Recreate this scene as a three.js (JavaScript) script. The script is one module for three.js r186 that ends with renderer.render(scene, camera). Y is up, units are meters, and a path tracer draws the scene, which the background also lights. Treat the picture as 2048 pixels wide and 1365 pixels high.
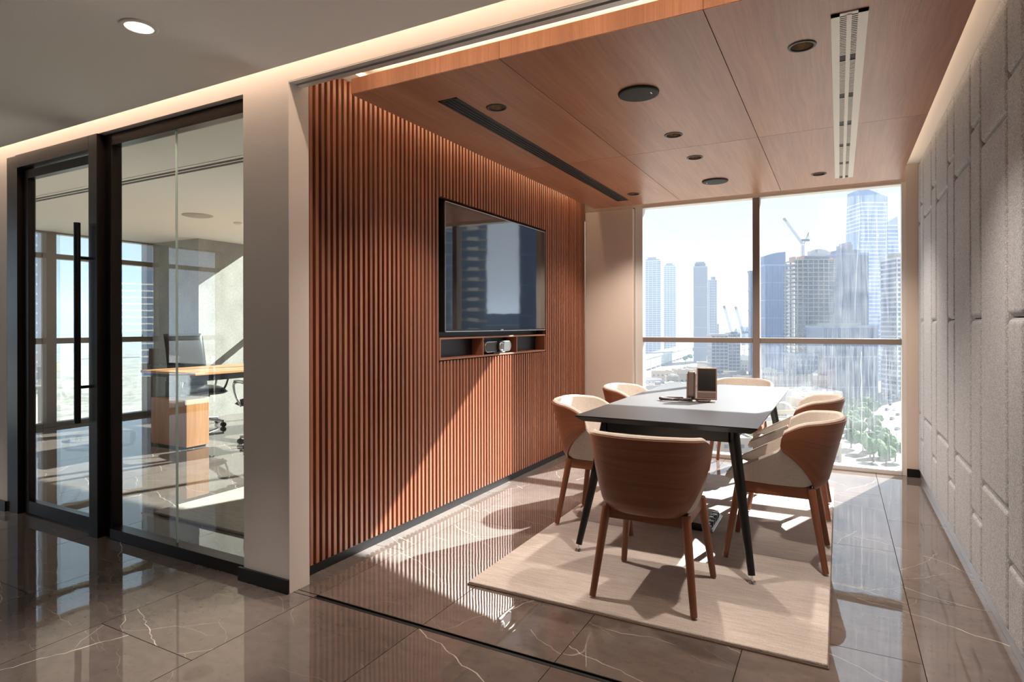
import * as THREE from 'three';
import { RoundedBoxGeometry } from 'three/addons/geometries/RoundedBoxGeometry.js';
import { mergeGeometries } from 'three/addons/utils/BufferGeometryUtils.js';
import { RectAreaLightUniformsLib } from 'three/addons/lights/RectAreaLightUniformsLib.js';

// ---------------------------------------------------------------- camera, sky, sun, exposure
RectAreaLightUniformsLib.init();
const scene = new THREE.Scene();
const F = 1215.4, HY = 650.8;                                   // focal length and eye level in pixels of the 2048 x 1365 frame
const camera = new THREE.PerspectiveCamera(2 * Math.atan(682.5 / F) * 180 / Math.PI, 2048 / 1365, 0.05, 9000);
camera.position.set(0, 1.25, 0);
camera.rotation.order = 'YXZ';
camera.rotation.y = 28.275 * Math.PI / 180;
camera.rotation.z = -0.116 * Math.PI / 180;
camera.setViewOffset(2048, 1365, 0, 682.5 - HY, 2048, 1365);    // the shifted lens that keeps the verticals upright

const renderer = new THREE.WebGLRenderer({ antialias: true });
renderer.toneMapping = THREE.LinearToneMapping;
renderer.toneMappingExposure = 1.68;
renderer.shadowMap.enabled = true;

const SKY_W = 64, SKY_H = 64, skyData = new Float32Array(SKY_W * SKY_H * 4);
for (let j = 0; j < SKY_H; j++) {
  const e = Math.max(0, ((j + 0.5) / SKY_H - 0.5) * 2), k = Math.pow(e, 0.55);
  for (let i = 0; i < SKY_W; i++) skyData.set([0.535 - 0.17 * k, 0.56 - 0.135 * k, 0.59 - 0.07 * k, 1], (j * SKY_W + i) * 4);
}
const sky = new THREE.DataTexture(skyData, SKY_W, SKY_H, THREE.RGBAFormat, THREE.FloatType);
sky.mapping = THREE.EquirectangularReflectionMapping; sky.magFilter = THREE.LinearFilter; sky.needsUpdate = true;
scene.background = sky;
scene.backgroundIntensity = 1.0;

const sun = new THREE.DirectionalLight(0xfffaf2, 21);
sun.position.set(0.36 * 40, 0.678 * 40, -40);
sun.target.position.set(0, 0, 0);
sun.castShadow = true; sun.shadow.radius = 1.2; sun.shadow.mapSize.set(4096, 4096);
Object.assign(sun.shadow.camera, { left: -14, right: 14, top: 14, bottom: -14, near: 1, far: 120 });
scene.add(sun, sun.target);
scene.fog = new THREE.FogExp2(0xcfdef4, 0.0003);               // the dusty, hazy air over the city: a thin scattering volume that sun and sky light up

// ---------------------------------------------------------------- helpers
function rng(seed) { let s = seed >>> 0; return () => { s = (s + 0x6D2B79F5) >>> 0; let t = s; t = Math.imul(t ^ (t >>> 15), t | 1); t ^= t + Math.imul(t ^ (t >>> 7), t | 61); return ((t ^ (t >>> 14)) >>> 0) / 4294967296; }; }
const V = (x, y, z) => new THREE.Vector3(x, y, z);
const clamp = (x, a, b) => Math.min(b, Math.max(a, x)), lerp = (a, b, t) => a + (b - a) * t;
const smooth = (a, b, x) => { const t = clamp((x - a) / (b - a), 0, 1); return t * t * (3 - 2 * t); };
const used = new Map();
function numbered(name) { const n = used.get(name) ?? 0; used.set(name, n + 1); return n ? name + '_' + String(n).padStart(3, '0') : name; }
function tag(o, label, category, group, kind) {
  if (label) o.userData.label = label;
  if (category) o.userData.category = category;
  if (group) o.userData.group = group;
  if (kind) o.userData.kind = kind;
  return o;
}
function mesh(name, geo, mat, parent) {
  const m = new THREE.Mesh(Array.isArray(geo) ? merged(geo) : geo, mat);
  m.castShadow = m.receiveShadow = true;
  m.name = parent ? name : numbered(name);
  (parent ?? scene).add(m);
  return m;
}
function thing(name, label, category, pos = [0, 0, 0], turn = 0, group, kind) {
  const g = new THREE.Group(); g.name = numbered(name); g.position.set(...pos); g.rotation.y = turn;
  scene.add(g); return tag(g, label, category, group, kind);
}
const struct = (name, label, category) => thing(name, label, category, [0, 0, 0], 0, null, 'structure');
function copyOf(o, pos, turn, label) {
  const c = o.clone(); c.name = numbered(o.name.replace(/_\d{3}$/, '')); c.position.set(...pos); c.rotation.y = turn;
  c.userData = { ...o.userData }; if (label) c.userData.label = label;
  scene.add(c); return c;
}
function merged(list) {
  return mergeGeometries(list.map((g) => { const n = g.index ? g.toNonIndexed() : g; for (const k of Object.keys(n.attributes)) if (!['position', 'normal', 'uv'].includes(k)) n.deleteAttribute(k); return n; }));
}
// uv in metres by the face's main axis; grain: the axis that runs along v
function uvm(g, grain = 'y', ou = 0, ov = 0) {
  const p = g.attributes.position, n = g.attributes.normal, uv = new Float32Array(p.count * 2), ax = 'xyz'.indexOf(grain);
  for (let i = 0; i < p.count; i++) {
    const q = [p.getX(i), p.getY(i), p.getZ(i)], m = [Math.abs(n.getX(i)), Math.abs(n.getY(i)), Math.abs(n.getZ(i))];
    const k = m.indexOf(Math.max(...m));
    let a = [0, 1, 2].filter((j) => j !== k);
    if (a[0] === ax) a = [a[1], a[0]];
    uv[i * 2] = q[a[0]] + ou; uv[i * 2 + 1] = q[a[1]] + ov;
  }
  g.setAttribute('uv', new THREE.BufferAttribute(uv, 2));
  return g;
}
function bx(x0, x1, y0, y1, z0, z1, grain = 'y', ou = 0, ov = 0) {
  const g = new THREE.BoxGeometry(Math.abs(x1 - x0), Math.abs(y1 - y0), Math.abs(z1 - z0));
  g.translate((x0 + x1) / 2, (y0 + y1) / 2, (z0 + z1) / 2);
  return uvm(g, grain, ou, ov);
}
function rbx(x0, x1, y0, y1, z0, z1, r = 0.004, seg = 2, grain = 'y', ou = 0, ov = 0) {
  const g = new RoundedBoxGeometry(Math.abs(x1 - x0), Math.abs(y1 - y0), Math.abs(z1 - z0), seg, r);
  g.translate((x0 + x1) / 2, (y0 + y1) / 2, (z0 + z1) / 2);
  return uvm(g, grain, ou, ov);
}
// tapered round bar between two points
function bar(a, b, ra, rb = ra, seg = 16) {
  const d = b.clone().sub(a), L = d.length(), g = new THREE.CylinderGeometry(rb, ra, L, seg, 1);
  g.translate(0, L / 2, 0);
  g.applyQuaternion(new THREE.Quaternion().setFromUnitVectors(V(0, 1, 0), d.normalize()));
  g.translate(a.x, a.y, a.z);
  return g;
}
function tube(points, r, seg = 24, rad = 8, closed = false) { return new THREE.TubeGeometry(new THREE.CatmullRomCurve3(points, closed), seg, r, rad, closed); }
function lathe(pts, seg = 32) { return new THREE.LatheGeometry(pts.map(([r, y]) => new THREE.Vector2(r, y)), seg); }
function gridGeo(nu, nv, fn) {                                    // fn(u, v) -> Vector3, u and v in 0..1
  const pos = [], uv = [], idx = [];
  for (let j = 0; j <= nv; j++) for (let i = 0; i <= nu; i++) { const p = fn(i / nu, j / nv); pos.push(p.x, p.y, p.z); uv.push(i / nu, j / nv); }
  for (let j = 0; j < nv; j++) for (let i = 0; i < nu; i++) { const a = j * (nu + 1) + i, b = a + 1, c = a + nu + 1, d = c + 1; idx.push(a, b, d, a, d, c); }
  const g = new THREE.BufferGeometry();
  g.setAttribute('position', new THREE.Float32BufferAttribute(pos, 3)); g.setAttribute('uv', new THREE.Float32BufferAttribute(uv, 2));
  g.setIndex(idx); g.computeVertexNormals(); return g;
}
function slabGeo(nu, nv, outer, inner) {                          // a sheet with thickness: outer and inner faces and the four rims
  const parts = [gridGeo(nu, nv, outer), gridGeo(nu, nv, (u, v) => inner(1 - u, v))];
  const rim = (n, f, h) => gridGeo(n, 2, (u, v) => { const a = f(u), b = h(u), p = a.clone().lerp(b, v); if (v > 0.1 && v < 0.9) { const m = rimBulge; p.add(m(u, f, h)); } return p; });
  const rimBulge = () => V(0, 0, 0);
  parts.push(rim(nu, (u) => inner(u, 0), (u) => outer(u, 0)), rim(nu, (u) => outer(u, 1), (u) => inner(u, 1)), rim(nv, (v) => outer(0, v), (v) => inner(0, v)), rim(nv, (v) => inner(1, v), (v) => outer(1, v)));
  return merged(parts);
}

// ---------------------------------------------------------------- computed textures
const P2 = (() => { const r = rng(7), t = new Float32Array(65536); for (let i = 0; i < 65536; i++) t[i] = r(); return t; })();
function vnoise(x, y, px = 256, py = 256) {                       // tiling value noise
  const x0 = Math.floor(x), y0 = Math.floor(y), fx = x - x0, fy = y - y0, sx = fx * fx * (3 - 2 * fx), sy = fy * fy * (3 - 2 * fy);
  const w = (i, j) => P2[((((j % py) + py) % py) & 255) * 256 + ((((i % px) + px) % px) & 255)];
  return lerp(lerp(w(x0, y0), w(x0 + 1, y0), sx), lerp(w(x0, y0 + 1), w(x0 + 1, y0 + 1), sx), sy);
}
function tex(w, h, fn, { srgb = true, rx = 1, ry = 1, float = false } = {}) {
  const d = float ? new Float32Array(w * h * 4) : new Uint8Array(w * h * 4);
  for (let y = 0; y < h; y++) for (let x = 0; x < w; x++) {
    const c = fn(x, y), o = (y * w + x) * 4;
    if (typeof c === 'number') { const v = float ? c : clamp(c * 255, 0, 255); d[o] = d[o + 1] = d[o + 2] = v; d[o + 3] = float ? 1 : 255; }
    else { for (let k = 0; k < 3; k++) d[o + k] = clamp(c[k], 0, 255); d[o + 3] = c.length > 3 ? c[3] : 255; }
  }
  const t = new THREE.DataTexture(d, w, h, THREE.RGBAFormat, float ? THREE.FloatType : THREE.UnsignedByteType);
  t.wrapS = t.wrapT = THREE.RepeatWrapping; t.magFilter = THREE.LinearFilter; t.minFilter = THREE.LinearMipmapLinearFilter; t.generateMipmaps = true;
  if (srgb) t.colorSpace = THREE.SRGBColorSpace;
  t.repeat.set(rx, ry); t.needsUpdate = true; return t;
}
// straight veneer grain along v; the tile is 0.8 m x 1.6 m
function woodTex(a, b, dark, amount = 1) {
  return tex(512, 1024, (x, y) => {
    const wob = (vnoise(x / 64, y / 128, 8, 8) - 0.5) * 14;
    const fine = vnoise((x + wob) / 1.6, y / 90, 320, 12), mid = vnoise((x + wob) / 8, y / 256, 64, 4), wide = vnoise((x + wob) / 48 + 9, y / 512, 11, 2);
    const pore = vnoise(x / 1.2 + 31, y / 14 + 5, 427, 73);
    let t = clamp(0.5 + ((fine - 0.5) * 0.55 + (mid - 0.5) * 0.6 + (wide - 0.5) * 0.8) * amount, 0, 1);
    const k = pore > 0.86 ? (pore - 0.86) * 3.2 * amount : 0;
    return [0, 1, 2].map((c) => lerp(lerp(a[c], b[c], t), dark[c], k));
  }, { rx: 1 / 0.8, ry: 1 / 1.6 });
}
const woodSlat = woodTex([138, 90, 66], [168, 113, 85], [92, 54, 38], 0.8);
const woodCeil = woodTex([156, 106, 80], [182, 130, 101], [110, 70, 50], 0.9);
const woodChair = woodTex([116, 70, 46], [146, 90, 62], [84, 46, 30], 0.9);
const woodDesk = woodTex([158, 110, 72], [186, 136, 94], [124, 80, 48], 0.9);
const woodBump = tex(256, 512, (x, y) => vnoise(x / 1.5, y / 70, 171, 8) * 0.6 + vnoise(x / 1.1 + 3, y / 10, 233, 52) * 0.4, { srgb: false, rx: 1 / 0.4, ry: 1 / 0.8 });
// brown marble: soft cloud, streaks, thin pale cracked veins; 2.6 m across
const MS = 2048, marble = (() => {
  const r = rng(41), vein = new Float32Array(MS * MS);
  const dot = (x, y, w, s) => { const R = Math.ceil(w + 1); for (let j = -R; j <= R; j++) for (let i = -R; i <= R; i++) { const q = Math.hypot(i, j), k = clamp(w + 0.7 - q, 0, 1) * s; if (k > 0) { const at = (((Math.round(y) + j) % MS + MS) % MS) * MS + ((Math.round(x) + i) % MS + MS) % MS; vein[at] = Math.max(vein[at], k); } } };
  const crack = (x, y, ang, len, w, s, depth) => {
    let a = ang; const n = len / 1.2;
    for (let i = 0; i < n; i++) {
      if (i % 17 === 0) a = ang + (r() - 0.5) * 0.75;
      x += Math.cos(a) * 1.2; y += Math.sin(a) * 1.2;
      const fade = Math.min(1, 4 * (1 - i / n)) * (0.55 + 0.45 * vnoise(i / 30, depth * 7 + len, 256, 256));
      dot(x, y, w * fade, s * fade);
      if (depth < 2 && r() < 0.0012) crack(x, y, a + (r() < 0.5 ? 1 : -1) * (0.5 + r() * 0.7), len * (0.2 + r() * 0.3), w * 0.65, s * 0.8, depth + 1);
    }
  };
  for (let i = 0; i < 12; i++) crack(r() * MS, r() * MS, 0.5 + (r() - 0.5) * 0.5 + (r() < 0.3 ? 1.5 : 0), 500 + r() * 900, 0.9 + r() * 0.9, 0.8 + r() * 0.2, 0);
  for (let i = 0; i < 60; i++) crack(r() * MS, r() * MS, 0.4 + (r() - 0.5) * 1.2, 60 + r() * 260, 0.5, 0.5, 1);
  const map = tex(MS, MS, (x, y) => {
    const u = x / MS, v = y / MS, w = (vnoise(u * 6, v * 6, 6, 6) - 0.5) * 2.2;
    const cloud = vnoise(u * 8 + w * 0.4, v * 8, 8, 8) * 0.5 + vnoise(u * 24 + w, v * 32, 24, 32) * 0.3 + vnoise(u * 110, v * 140 , 110, 140) * 0.2;
    const streak = vnoise(u * 48 + v * 30 + w * 2, v * 96 - u * 20, 48, 96), pit = vnoise(u * 190, v * 230, 190, 230);
    const t = 0.35 + 0.5 * cloud + (streak - 0.5) * 0.16 - (pit > 0.8 ? (pit - 0.8) * 1.1 : 0), k = vein[y * MS + x];
    return [lerp(lerp(76, 121, t), 216, k), lerp(lerp(69, 110, t), 204, k), lerp(lerp(65, 104, t), 193, k)];
  }, { rx: 1 / 2.6, ry: 1 / 2.6 });
  return map;
})();
const ripple = tex(256, 256, (x, y) => vnoise(x / 16, y / 16, 16, 16) * 0.6 + vnoise(x / 6 + 7, y / 6, 43, 43) * 0.15, { srgb: false, float: true, rx: 1 / 2.2, ry: 1 / 2.2 });
const rugTex = tex(1024, 1024, (x, y) => {
  const t = (vnoise(x / 2.2, y / 1.1, 465, 931) - 0.5) * 26 + (vnoise(x / 60, y / 7, 17, 146) - 0.5) * 18 + (vnoise(x / 170, y / 170, 6, 6) - 0.5) * 14;
  return [192 + t, 183 + t, 176 + t];
}, { rx: 1 / 1.2, ry: 1 / 1.2 });
const pileBump = tex(512, 512, (x, y) => vnoise(x / 2, y / 1.3, 256, 394) * 0.7 + vnoise(x / 24, y / 5, 21, 102) * 0.5, { srgb: false, rx: 1 / 0.6, ry: 1 / 0.6 });
const wallFelt = tex(512, 512, (x, y) => {
  const s = vnoise(x / 1.7, y / 1.7, 301, 301), q = vnoise(x / 3.4 + 50, y / 3.4, 151, 151), t = (s - 0.5) * 62 + (q - 0.5) * 36;
  return [170 + t, 173 + t, 176 + t];
}, { rx: 1 / 0.62, ry: 1 / 0.62 });
const feltBump = tex(256, 256, (x, y) => vnoise(x / 1.6, y / 1.6, 160, 160), { srgb: false, rx: 1 / 0.2, ry: 1 / 0.2 });
const chairFelt = tex(256, 256, (x, y) => { const t = (vnoise(x / 1.5, y / 1.5, 171, 171) - 0.5) * 40 + (vnoise(x / 5, y / 5, 51, 51) - 0.5) * 18; return [190 + t, 181 + t, 172 + t]; }, { rx: 4, ry: 4 });
const plasterBump = tex(256, 256, (x, y) => vnoise(x / 2.3, y / 2.3, 111, 111) * 0.5 + vnoise(x / 20, y / 20, 13, 13) * 0.5, { srgb: false, rx: 1 / 0.5, ry: 1 / 0.5 });
const wallPaper = tex(512, 512, (x, y) => { const t = (vnoise(x / 1.4, y / 9, 366, 57) - 0.5) * 22 + (vnoise(x / 9, y / 1.4, 57, 366) - 0.5) * 22 + (vnoise(x / 90, y / 90, 6, 6) - 0.5) * 16; return [150 + t, 147 + t, 141 + t]; }, { rx: 1 / 0.9, ry: 1 / 0.9 });

// ---------------------------------------------------------------- materials
const std = (color, roughness = 0.6, metalness = 0, extra = {}) => new THREE.MeshStandardMaterial({ color, roughness, metalness, ...extra });
const phys = (o) => new THREE.MeshPhysicalMaterial(o);
const M = {
  tile: phys({ color: 0xffffff, map: marble, roughness: 0.02, ior: 2.2, bumpMap: ripple, bumpScale: 0.0004 }),
  grout: std(0x2a2522, 0.8),
  plaster: std(0xd6cdc6, 0.85, 0, { bumpMap: plasterBump, bumpScale: 0.0004 }),
  plasterGrey: std(0xb4aaa2, 0.85, 0, { bumpMap: plasterBump, bumpScale: 0.0004 }),
  plasterBeige: std(0xd2c4b8, 0.8, 0, { bumpMap: plasterBump, bumpScale: 0.0004 }),
  white: std(0xebe6df, 0.8),
  lobbyCeil: std(0xf0eae4, 0.85, 0, { bumpMap: plasterBump, bumpScale: 0.0004 }),
  paper: std(0xffffff, 0.9, 0, { map: wallPaper, bumpMap: plasterBump, bumpScale: 0.0008 }),
  blackMetal: std(0x121314, 0.34, 0.2),
  bronze: std(0x2b221f, 0.3, 0.6),
  plinth: std(0x1b1c1e, 0.4, 0.3),
  alu: std(0xc4c7c8, 0.3, 0.8),
  aluPaint: std(0xc9c3ba, 0.42, 0.25),
  frameWarm: std(0x877c74, 0.45, 0.3),
  chrome: std(0xd9dcde, 0.12, 1),
  track: std(0xd5d6d4, 0.35, 0.5),
  slot: std(0x0b0b0b, 0.6),
  darkBack: std(0x2a1812, 0.8),
  woodSlats: [0, 1, 2, 3].map((i) => std([0xffffff, 0xf2e6e0, 0xffefe4, 0xe6dbd6][i], 0.42, 0, { map: woodSlat, bumpMap: woodBump, bumpScale: 0.0003 })),
  woodCeil: [0, 1, 2].map((i) => std([0xffffff, 0xf6ece6, 0xfff4ec][i], 0.36, 0, { map: woodCeil, bumpMap: woodBump, bumpScale: 0.0003 })),
  woodChair: std(0xffffff, 0.36, 0, { map: woodChair, bumpMap: woodBump, bumpScale: 0.0002 }),
  woodDesk: std(0xffffff, 0.32, 0, { map: woodDesk, bumpMap: woodBump, bumpScale: 0.0002 }),
  felt: std(0xffffff, 0.95, 0, { map: wallFelt, bumpMap: feltBump, bumpScale: 0.0012 }),
  chairFelt: phys({ color: 0xffffff, map: chairFelt, roughness: 0.95, sheen: 0.3, sheenColor: new THREE.Color(0xfff2e6), sheenRoughness: 0.6 }),
  rug: std(0xffffff, 1, 0, { map: rugTex, bumpMap: pileBump, bumpScale: 0.003 }),
  rugEdge: std(0x8d7464, 0.95),
  tableTop: phys({ color: 0x303135, roughness: 0.46, ior: 1.6 }),
  tableBlack: std(0x0d0d0e, 0.38),
  glass: phys({ color: 0xeef7f3, roughness: 0, transmission: 1, thickness: 0, ior: 2.1 }),
  windowGlass: phys({ color: 0xf2f8fb, roughness: 0, transmission: 1, thickness: 0, ior: 1.5 }),
  tintGlass: phys({ color: 0xd2dfe5, roughness: 0, transmission: 1, thickness: 0, ior: 1.5 }),
  glassEdge: phys({ color: 0xd8efe6, roughness: 0.15, ior: 1.5 }),
  screen: phys({ color: 0x05060a, roughness: 0.03, ior: 2.6, bumpMap: ripple, bumpScale: 0.0002 }),
  screenSmall: phys({ color: 0x0a0a0b, roughness: 0.22, ior: 1.5 }),
  plasticDark: std(0x17181a, 0.45),
  plasticGrey: std(0x6d6660, 0.5),
  phone: std(0x7a6257, 0.42, 0.1),
  phoneDark: std(0x4a3c36, 0.45),
  leather: std(0x0c0c0d, 0.3),
  lampGlow: std(0xffffff, 0.5, 0, { emissive: 0xfff2e0, emissiveIntensity: 2.5 }),
  ledGlow: std(0xffffff, 0.5, 0, { emissive: 0xffc890, emissiveIntensity: 3 }),
  reflector: std(0x9a7f66, 0.25, 0.8),
  speaker: std(0x1c1e1f, 0.7),
};

// ---------------------------------------------------------------- the setting
const XL = -8.6, XR = 0.6, ZB = 2.2, ZP = -2.0, ZW = -5.96, XS = -2.317;   // window wall on the far left, felt wall, lobby back, partition face, window face, slat fronts
const HC = 2.41, HP = 2.42, HU = 2.565;                                     // lobby ceiling, wood panel, upper slab
{ // floor of polished marble slabs
  const fl = struct('floor', 'polished brown marble floor with thin white veins', 'floor');
  mesh('screed', bx(XL - 0.3, XR + 0.3, -0.25, -0.012, ZW - 0.25, ZB + 0.3), M.grout, fl);
  const r = rng(11), J = 0.0016, cuts = (k) => { const a = []; for (let n = -4; n < 6; n++) a.push((k % 2 ? -1.43 : -2.055) - 1.25 * n); return a.sort((p, q) => p - q); };
  for (let k = 0; k < 16; k++) {
    const x0 = Math.max(XL - 0.1, 0.27 - 0.6 * k), x1 = Math.min(XR + 0.1, 0.87 - 0.6 * k);
    if (x1 - x0 < 0.02) continue;
    const zs = cuts(k).filter((z) => z > ZW - 0.08 && z < ZB), rows = [ZW - 0.1, ...zs, ZB + 0.1];
    for (let i = 0; i + 1 < rows.length; i++) {
      const ou = r() * 2.6, ov = r() * 2.6;
      for (const [a, b] of (x0 > -2.4 ? [[rows[i], Math.min(rows[i + 1], -2.052)], [Math.max(rows[i], -2.024), rows[i + 1]]] : [[rows[i], rows[i + 1]]]))
        if (b - a > 0.02) mesh('tile', bx(x0 + J, x1 - J, -0.012, 0, a + J, b - J, 'z', ou, ov), M.tile, fl);
    }
  }
  const tr = struct('trim_1', 'dark recessed threshold channel across the marble floor', 'threshold');
  mesh('channel', bx(-2.26, XR, -0.012, -0.006, -2.051, -2.025), M.slot, tr);
  mesh('channel_lip', bx(-2.26, XR, -0.012, 0.0012, -2.0535, -2.0505), M.plinth, tr);
  mesh('channel_lip', bx(-2.26, XR, -0.012, 0.0012, -2.0255, -2.0225), M.plinth, tr);
}
{ // slat wall between the meeting room and the office, with the niche for the screen
  const w = struct('wall_left', 'wall of reddish brown vertical wooden slats', 'wall');
  const N0 = -3.285, N1 = -4.946, xb = -2.35;
  mesh('core', [bx(-2.57, xb - 0.07, 0, 2.7, -6.06, -2.12)], M.plaster, w);
  mesh('backing', [bx(xb - 0.07, xb, 0, HU, N0, -2.12), bx(xb - 0.07, xb, 0, HU, -6.06, N1), bx(xb - 0.07, xb, 0, 1.022, N1, N0), bx(xb - 0.07, xb, 2.1, HU, N1, N0)], M.darkBack, w);
  mesh('niche_back', bx(xb - 0.07, xb - 0.062, 1.022, 2.1, N1, N0), M.plasticDark, w);
  mesh('plinth', bx(xb - 0.01, -2.328, 0, 0.05, -5.94, -2.125), M.plinth, w);
  const heights = { full: [0.052, HU - 0.002], low: [0.052, 1.012], top: [2.104, HU - 0.002] }, pool = {};
  for (const [n, [a, b]] of Object.entries(heights)) pool[n] = [0, 1, 2, 3, 4].map((i) => rbx(xb, XS, a, b, -0.0105, 0.0105, 0.0018, 1, 'y', i * 0.137, i * 0.41));
  for (let i = 0; i < 94; i++) {
    const z = -2.155 - i * 0.0402, inNiche = z < N0 + 0.004 && z > N1 - 0.004;
    for (const n of inNiche ? ['low', 'top'] : ['full']) mesh('slat', pool[n][(i * 7 + 3) % 5], M.woodSlats[(i * 5 + (i >> 2)) % 4], w).position.z = z;
  }
  const s = thing('wall_shelf', 'low three-bay wooden shelf built into the slat wall below the television', 'shelf', [0, 0, 0]);
  const sw = M.woodSlats[0], y0 = 1.018, y1 = 1.168, xf = XS + 0.004, x0 = xb - 0.06;
  mesh('board', rbx(x0, xf, y1 - 0.012, y1, N1 + 0.014, N0 - 0.012, 0.0015, 1, 'z'), sw, s);
  mesh('board', rbx(x0, xf, y0, y0 + 0.012, N1 + 0.014, N0 - 0.012, 0.0015, 1, 'z'), sw, s);
  for (const z of [N0 - 0.018, -3.854, -4.384, N1 + 0.02]) mesh('upright', rbx(x0, xf, y0 + 0.012, y1 - 0.012, z - 0.006, z + 0.006, 0.0015, 1, 'y', z), sw, s);
}
{ // end of that wall towards the lobby, the fascia over the partition, the header over the opening
  const c = struct('wall_front', 'pale plaster wall end and fascia above the glass partition', 'wall');
  mesh('pier', bx(-2.57, -2.255, 0, 2.7, -2.122, ZP), M.plaster, c);
  mesh('fascia', [bx(XL, -2.57, 2.385, 2.7, -2.14, ZP), bx(-2.255, XR, 2.388, 2.7, -2.03, ZP)], M.plaster, c);
  mesh('wing', bx(XL, -4.95, 0, 2.385, -2.1, ZP), M.plaster, c);
  const h = struct('trim_2', 'aluminium sliding track in the header over the opening', 'track');
  mesh('track_profile', [bx(-2.254, XR, 2.383, 2.388, -2.03, -2.001), bx(-2.254, XR, 2.383, 2.45, -2.08, -2.048)], M.track, h);
  mesh('track_slot', bx(-2.254, XR, 2.405, 2.45, -2.048, -2.03), M.slot, h);
  const b = struct('baseboard_front', 'black skirting board around the pale wall end', 'skirting board');
  mesh('skirting', [rbx(-2.6, -2.254, 0, 0.066, ZP, ZP + 0.014, 0.002, 1), rbx(XL, -4.95, 0, 0.066, ZP, ZP + 0.014, 0.002, 1)], M.blackMetal, b);
}
{ // felt wall
  const w = struct('wall_right', 'wall of padded grey felt panels in tall columns', 'wall');
  mesh('backing', bx(XR + 0.006, XR + 0.25, 0, 2.75, -6.06, ZB), std(0x3d3a38, 0.9), w);
  const cols = []; let z = -6.03, wide = false;
  for (const e of [-5.8, -5.593, -5.139, -4.902, -4.421, -4.185, -3.709, -3.462, -2.971, -2.73, -2.25, -2.01, -1.53, -1.29, -0.81, -0.57, -0.09, 0.15, 0.63, 0.87, 1.35, 1.59, 2.07, 2.2]) cols.push([z, z = e]);
  cols.forEach(([a, b], i) => {
    const isWide = i % 2 === 0;
    // the two kinds of column are cut at different heights
    const ys = (isWide ? [0.05, 0.53, 2.066, 2.563] : [0.05, 0.337, 1.277, 2.2, 2.563]);
    for (let k = 0; k + 1 < ys.length; k++) mesh('panel', rbx(XR - 0.03, XR + 0.03, ys[k] + 0.001, ys[k + 1] - 0.001, a + 0.003, b - 0.003, 0.0285, 4, 'y', i * 0.21, k * 0.33), M.felt, w);
  });
  const t = struct('baseboard_right', 'brushed aluminium skirting along the felt wall', 'skirting board');
  mesh('skirting', rbx(XR - 0.018, XR + 0.005, 0, 0.048, ZW + 0.03, ZB, 0.002, 1), M.alu, t);
}
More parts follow.
